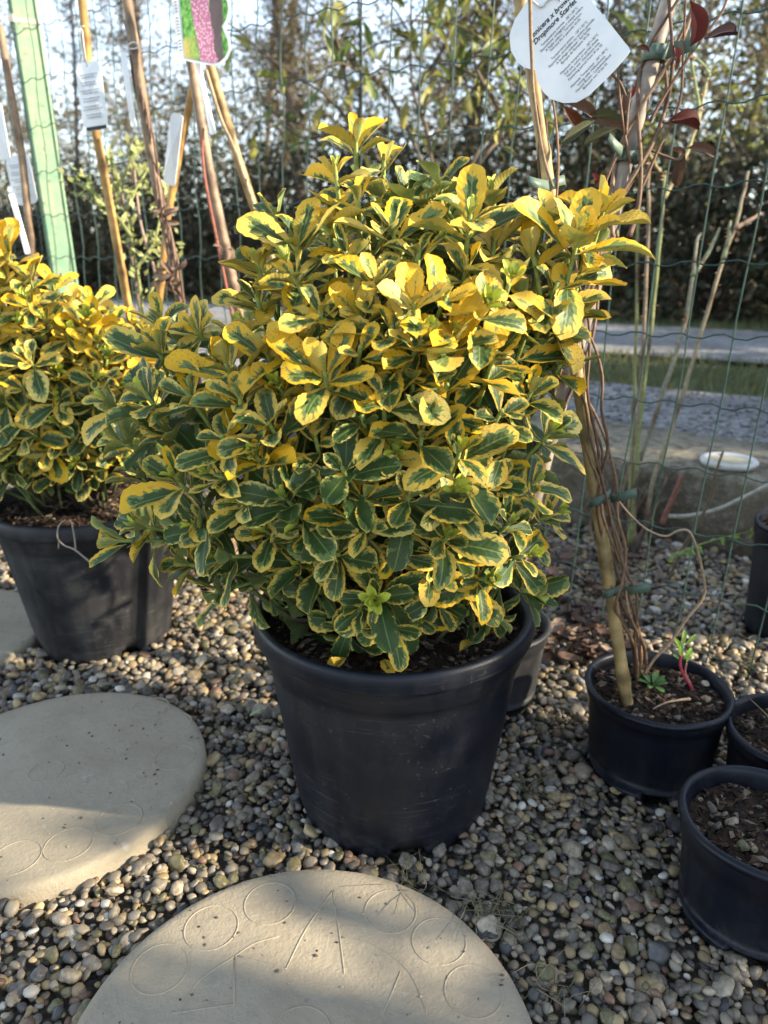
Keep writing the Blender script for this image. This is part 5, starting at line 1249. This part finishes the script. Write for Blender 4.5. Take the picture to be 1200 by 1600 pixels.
for i, lb in enumerate(LABS):
    t = -2.6 + i * 1.38 + rh.uniform(-.15, .15)
    hedge_shrub(lb, t, HEDGE_N + .35 + rh.uniform(0, .3), .85, rh.uniform(1.15, 1.8), HG, 3800, .042, rh, 'dark hedge shrubs beyond the road')
# bare and half bare trees behind
TL = [(0.125, 0.10, 0.042), (0.17, 0.135, 0.05), (0.095, 0.092, 0.035), (0.15, 0.095, 0.055), (0.19, 0.165, 0.06)]
TD = [(0.030, 0.045, 0.018), (0.045, 0.058, 0.022), (0.06, 0.062, 0.028)]
TY = [(0.34, 0.33, 0.05), (0.26, 0.28, 0.045)]
def tree(lab, t, n, h, r0, cols, nl, size, rr, lean=0.0, grp='thin trees beyond the road', low=.12, twig=46):
    c = fr(t, n, RAISE - .03); o = thing('tree', lab, 'tree', c, grp); m = MB(); path = []; k = 12
    for i in range(k + 1):
        f = i / k; path.append(c + Vector((lean * f * h + .14 * noise.noise(Vector((f * 3, t, 1))), .14 * noise.noise(Vector((f * 3, t, 5))), f * h)))
    bc = rr.choice([(0.13, 0.105, 0.085), (0.19, 0.155, 0.12), (0.085, 0.072, 0.06)])
    m.tube(rel(path, o), [r0 * (1 - .8 * i / k) + .004 for i in range(k + 1)], 7, True, bc)
    ends = []; m2 = MB()
    for q in range(twig):
        f = rr.uniform(low, 1) ; p = path[min(k, int(f * k))].lerp(path[min(k, int(f * k) + 1)], (f * k) % 1); a = rr.uniform(0, 6.28); L = rr.uniform(.35, 1.05) * (1.15 - .55 * f)
        d = Vector((math.cos(a), math.sin(a), rr.uniform(.15, 1.1))).normalized(); e = p + d * L; mid = p + d * L * .5 + Vector((rr.gauss(0, .05), rr.gauss(0, .05), rr.uniform(-.04, .04)))
        m2.tube(rel([p, mid, e], o), [r0 * .28 * (1.1 - f) + .004, .005, .002], 4, False, bc); ends += [mid, e, e]
        for s in range(3):
            b = mid.lerp(e, rr.random()); g_ = b + Vector((rr.gauss(0, .16), rr.gauss(0, .16), rr.uniform(-.06, .24))); m2.tube(rel([b, g_], o), [.0035, .0015], 3, False, bc); ends += [g_, b]
    m.build('trunk', M['tree_bark'], o); m2.build('branches', M['tree_bark'], o)
    if nl:
        def smp(): 
            p = ends[rr.randrange(len(ends))]; return p + Vector((rr.gauss(0, .07), rr.gauss(0, .07), rr.gauss(0, .08)))
        V, F_, C = foliage_np(nl, smp, size, cols, rr, .42); leaf_obj('crown', V, F_, C, M['foliage'], o)
    return o
WHERE = ['at the far right edge', 'right of the slanting rose cane', 'behind the slanting rose cane', 'behind the red leaved climber', 'behind the upright rose canes', 'just right of the large white label', 'behind the large white label', 'left of the large white label', 'behind the olive shrub', 'behind the tip of the large shrub', 'left of the large shrub tip', 'over the left shoulder of the large shrub', 'right of the flower picture label', 'behind the flower picture label', 'left of the flower picture label', 'behind the knotted brown cane', 'right of the rounded white tag', 'behind the rounded white tag', 'right of the green post', 'behind the green post', 'left of the green post', 'at the far left edge']
rt = random.Random(61)
for i, wv in enumerate(WHERE):
    px = 1230 - i * (1270 / (len(WHERE) - 1)) + rt.uniform(-34, 34)
    n = HEDGE_N + rt.uniform(1.0, 3.2); p = at_n(px, 400, n); t = (p - FP).dot(U)
    ty = 'yellow green' if i == 3 else ('dark' if (px > 860 and i % 2 == 0) else 'brownish')
    cols = TY if ty == 'yellow green' else (TD if ty == 'dark' else TL)
    tree('thin %s tree beyond the road %s' % (ty, wv), t, n, rt.uniform(5.2, 7.5), rt.choice([.025, .03, .045, .06, .09]), cols, 6500 if ty != 'dark' else 6500, .027, rt, rt.uniform(-.13, .13), twig=rt.choice([70, 100, 130]))
# low scrub in front of the trunks, read as one mass
rs_ = random.Random(71); dummy = thing('x', 'x', 'x'); bpy.data.objects.remove(dummy)
def smp():
    t = rs_.uniform(-4, 20); n = HEDGE_N + rs_.uniform(1.2, 4.5); return fr(t, n, RAISE + abs(rs_.gauss(0, 0.75)))
def smp_far():
    t = rs_.uniform(-6, 26); n = HEDGE_N + rs_.uniform(4.5, 9.0); p = fr(t, n, RAISE + 4.6 * rs_.random() ** 1.15)
    return p if noise.noise(Vector((t * .9, n * .5, p.z * .8))) + .45 * noise.noise(Vector((t * 3.1, n, p.z * 2.6))) > -.08 or p.z < 1.3 else smp_far()
V, F_, C = foliage_np(95000, smp_far, .058, TL + [(0.09, 0.075, 0.05), (0.12, 0.10, 0.07)], rs_, .4)
me = np_mesh('distant_woods', V, F_, M['foliage'], 4, False); a = me.attributes.new('Col', 'FLOAT_COLOR', 'POINT'); a.data.foreach_set('color', C.ravel()); link('distant_woods', me, kind='stuff')
V, F_, C = foliage_np(46000, smp, .055, HG + TL[:3], rs_)
me = np_mesh('undergrowth', V, F_, M['foliage'], 4, False); a = me.attributes.new('Col', 'FLOAT_COLOR', 'POINT'); a.data.foreach_set('color', C.ravel()); link('undergrowth', me, kind='stuff')

# ------------------------------------------------------------------ shrubs added out of view to the right to shade the gravel and road
rn = random.Random(91)
NG = [(0.03, 0.055, 0.02), (0.045, 0.075, 0.025), (0.06, 0.09, 0.03)]
for lb, x, y, w, h, nl in (('broad evergreen shade shrub added out of view nearest the camera on the right', 2.35, -1.20, .40, 1.42, 4200), ('second evergreen shade shrub of the unseen right hand row', 2.40, -0.56, .38, 1.60, 5200), ('third narrow evergreen shade shrub of the unseen right hand row', 2.45, 0.30, .24, 1.66, 3400), ('sparse open shade shrub between the second and third of the unseen right hand row', 2.42, -0.10, .26, 1.66, 1500), ('fourth evergreen shade shrub of the unseen right hand row', 2.65, 1.20, .36, 1.55, 4200)):
    t = (Vector((x, y, 0)) - FP).dot(U); n = Vector((x, y, 0)).dot(NV)
    hedge_shrub(lb, t, n, w, h, NG, nl, .040, rn, 'added shade shrubs in the unseen right hand row', 14 if nl < 2000 else 24, 0.0)
for lb, x, y, h in (('unseen tall shade shrub right of the road nearest the kerb', 5.4, 1.3, 2.45), ('second unseen tall shade shrub right of the road', 5.8, 2.6, 2.45), ('third unseen tall shade shrub right of the road', 6.4, 4.0, 2.5), ('unseen tall shade shrub right of the road farthest off', 7.4, 5.6, 2.9)):
    t = (Vector((x, y, 0)) - FP).dot(U); n = Vector((x, y, 0)).dot(NV)
    hedge_shrub(lb, t, n, .85, h, NG, 5000, .085, rn, 'unseen tall shade shrubs right of the road', 24, RAISE)  # unseen shrubs, added to keep the road in shade
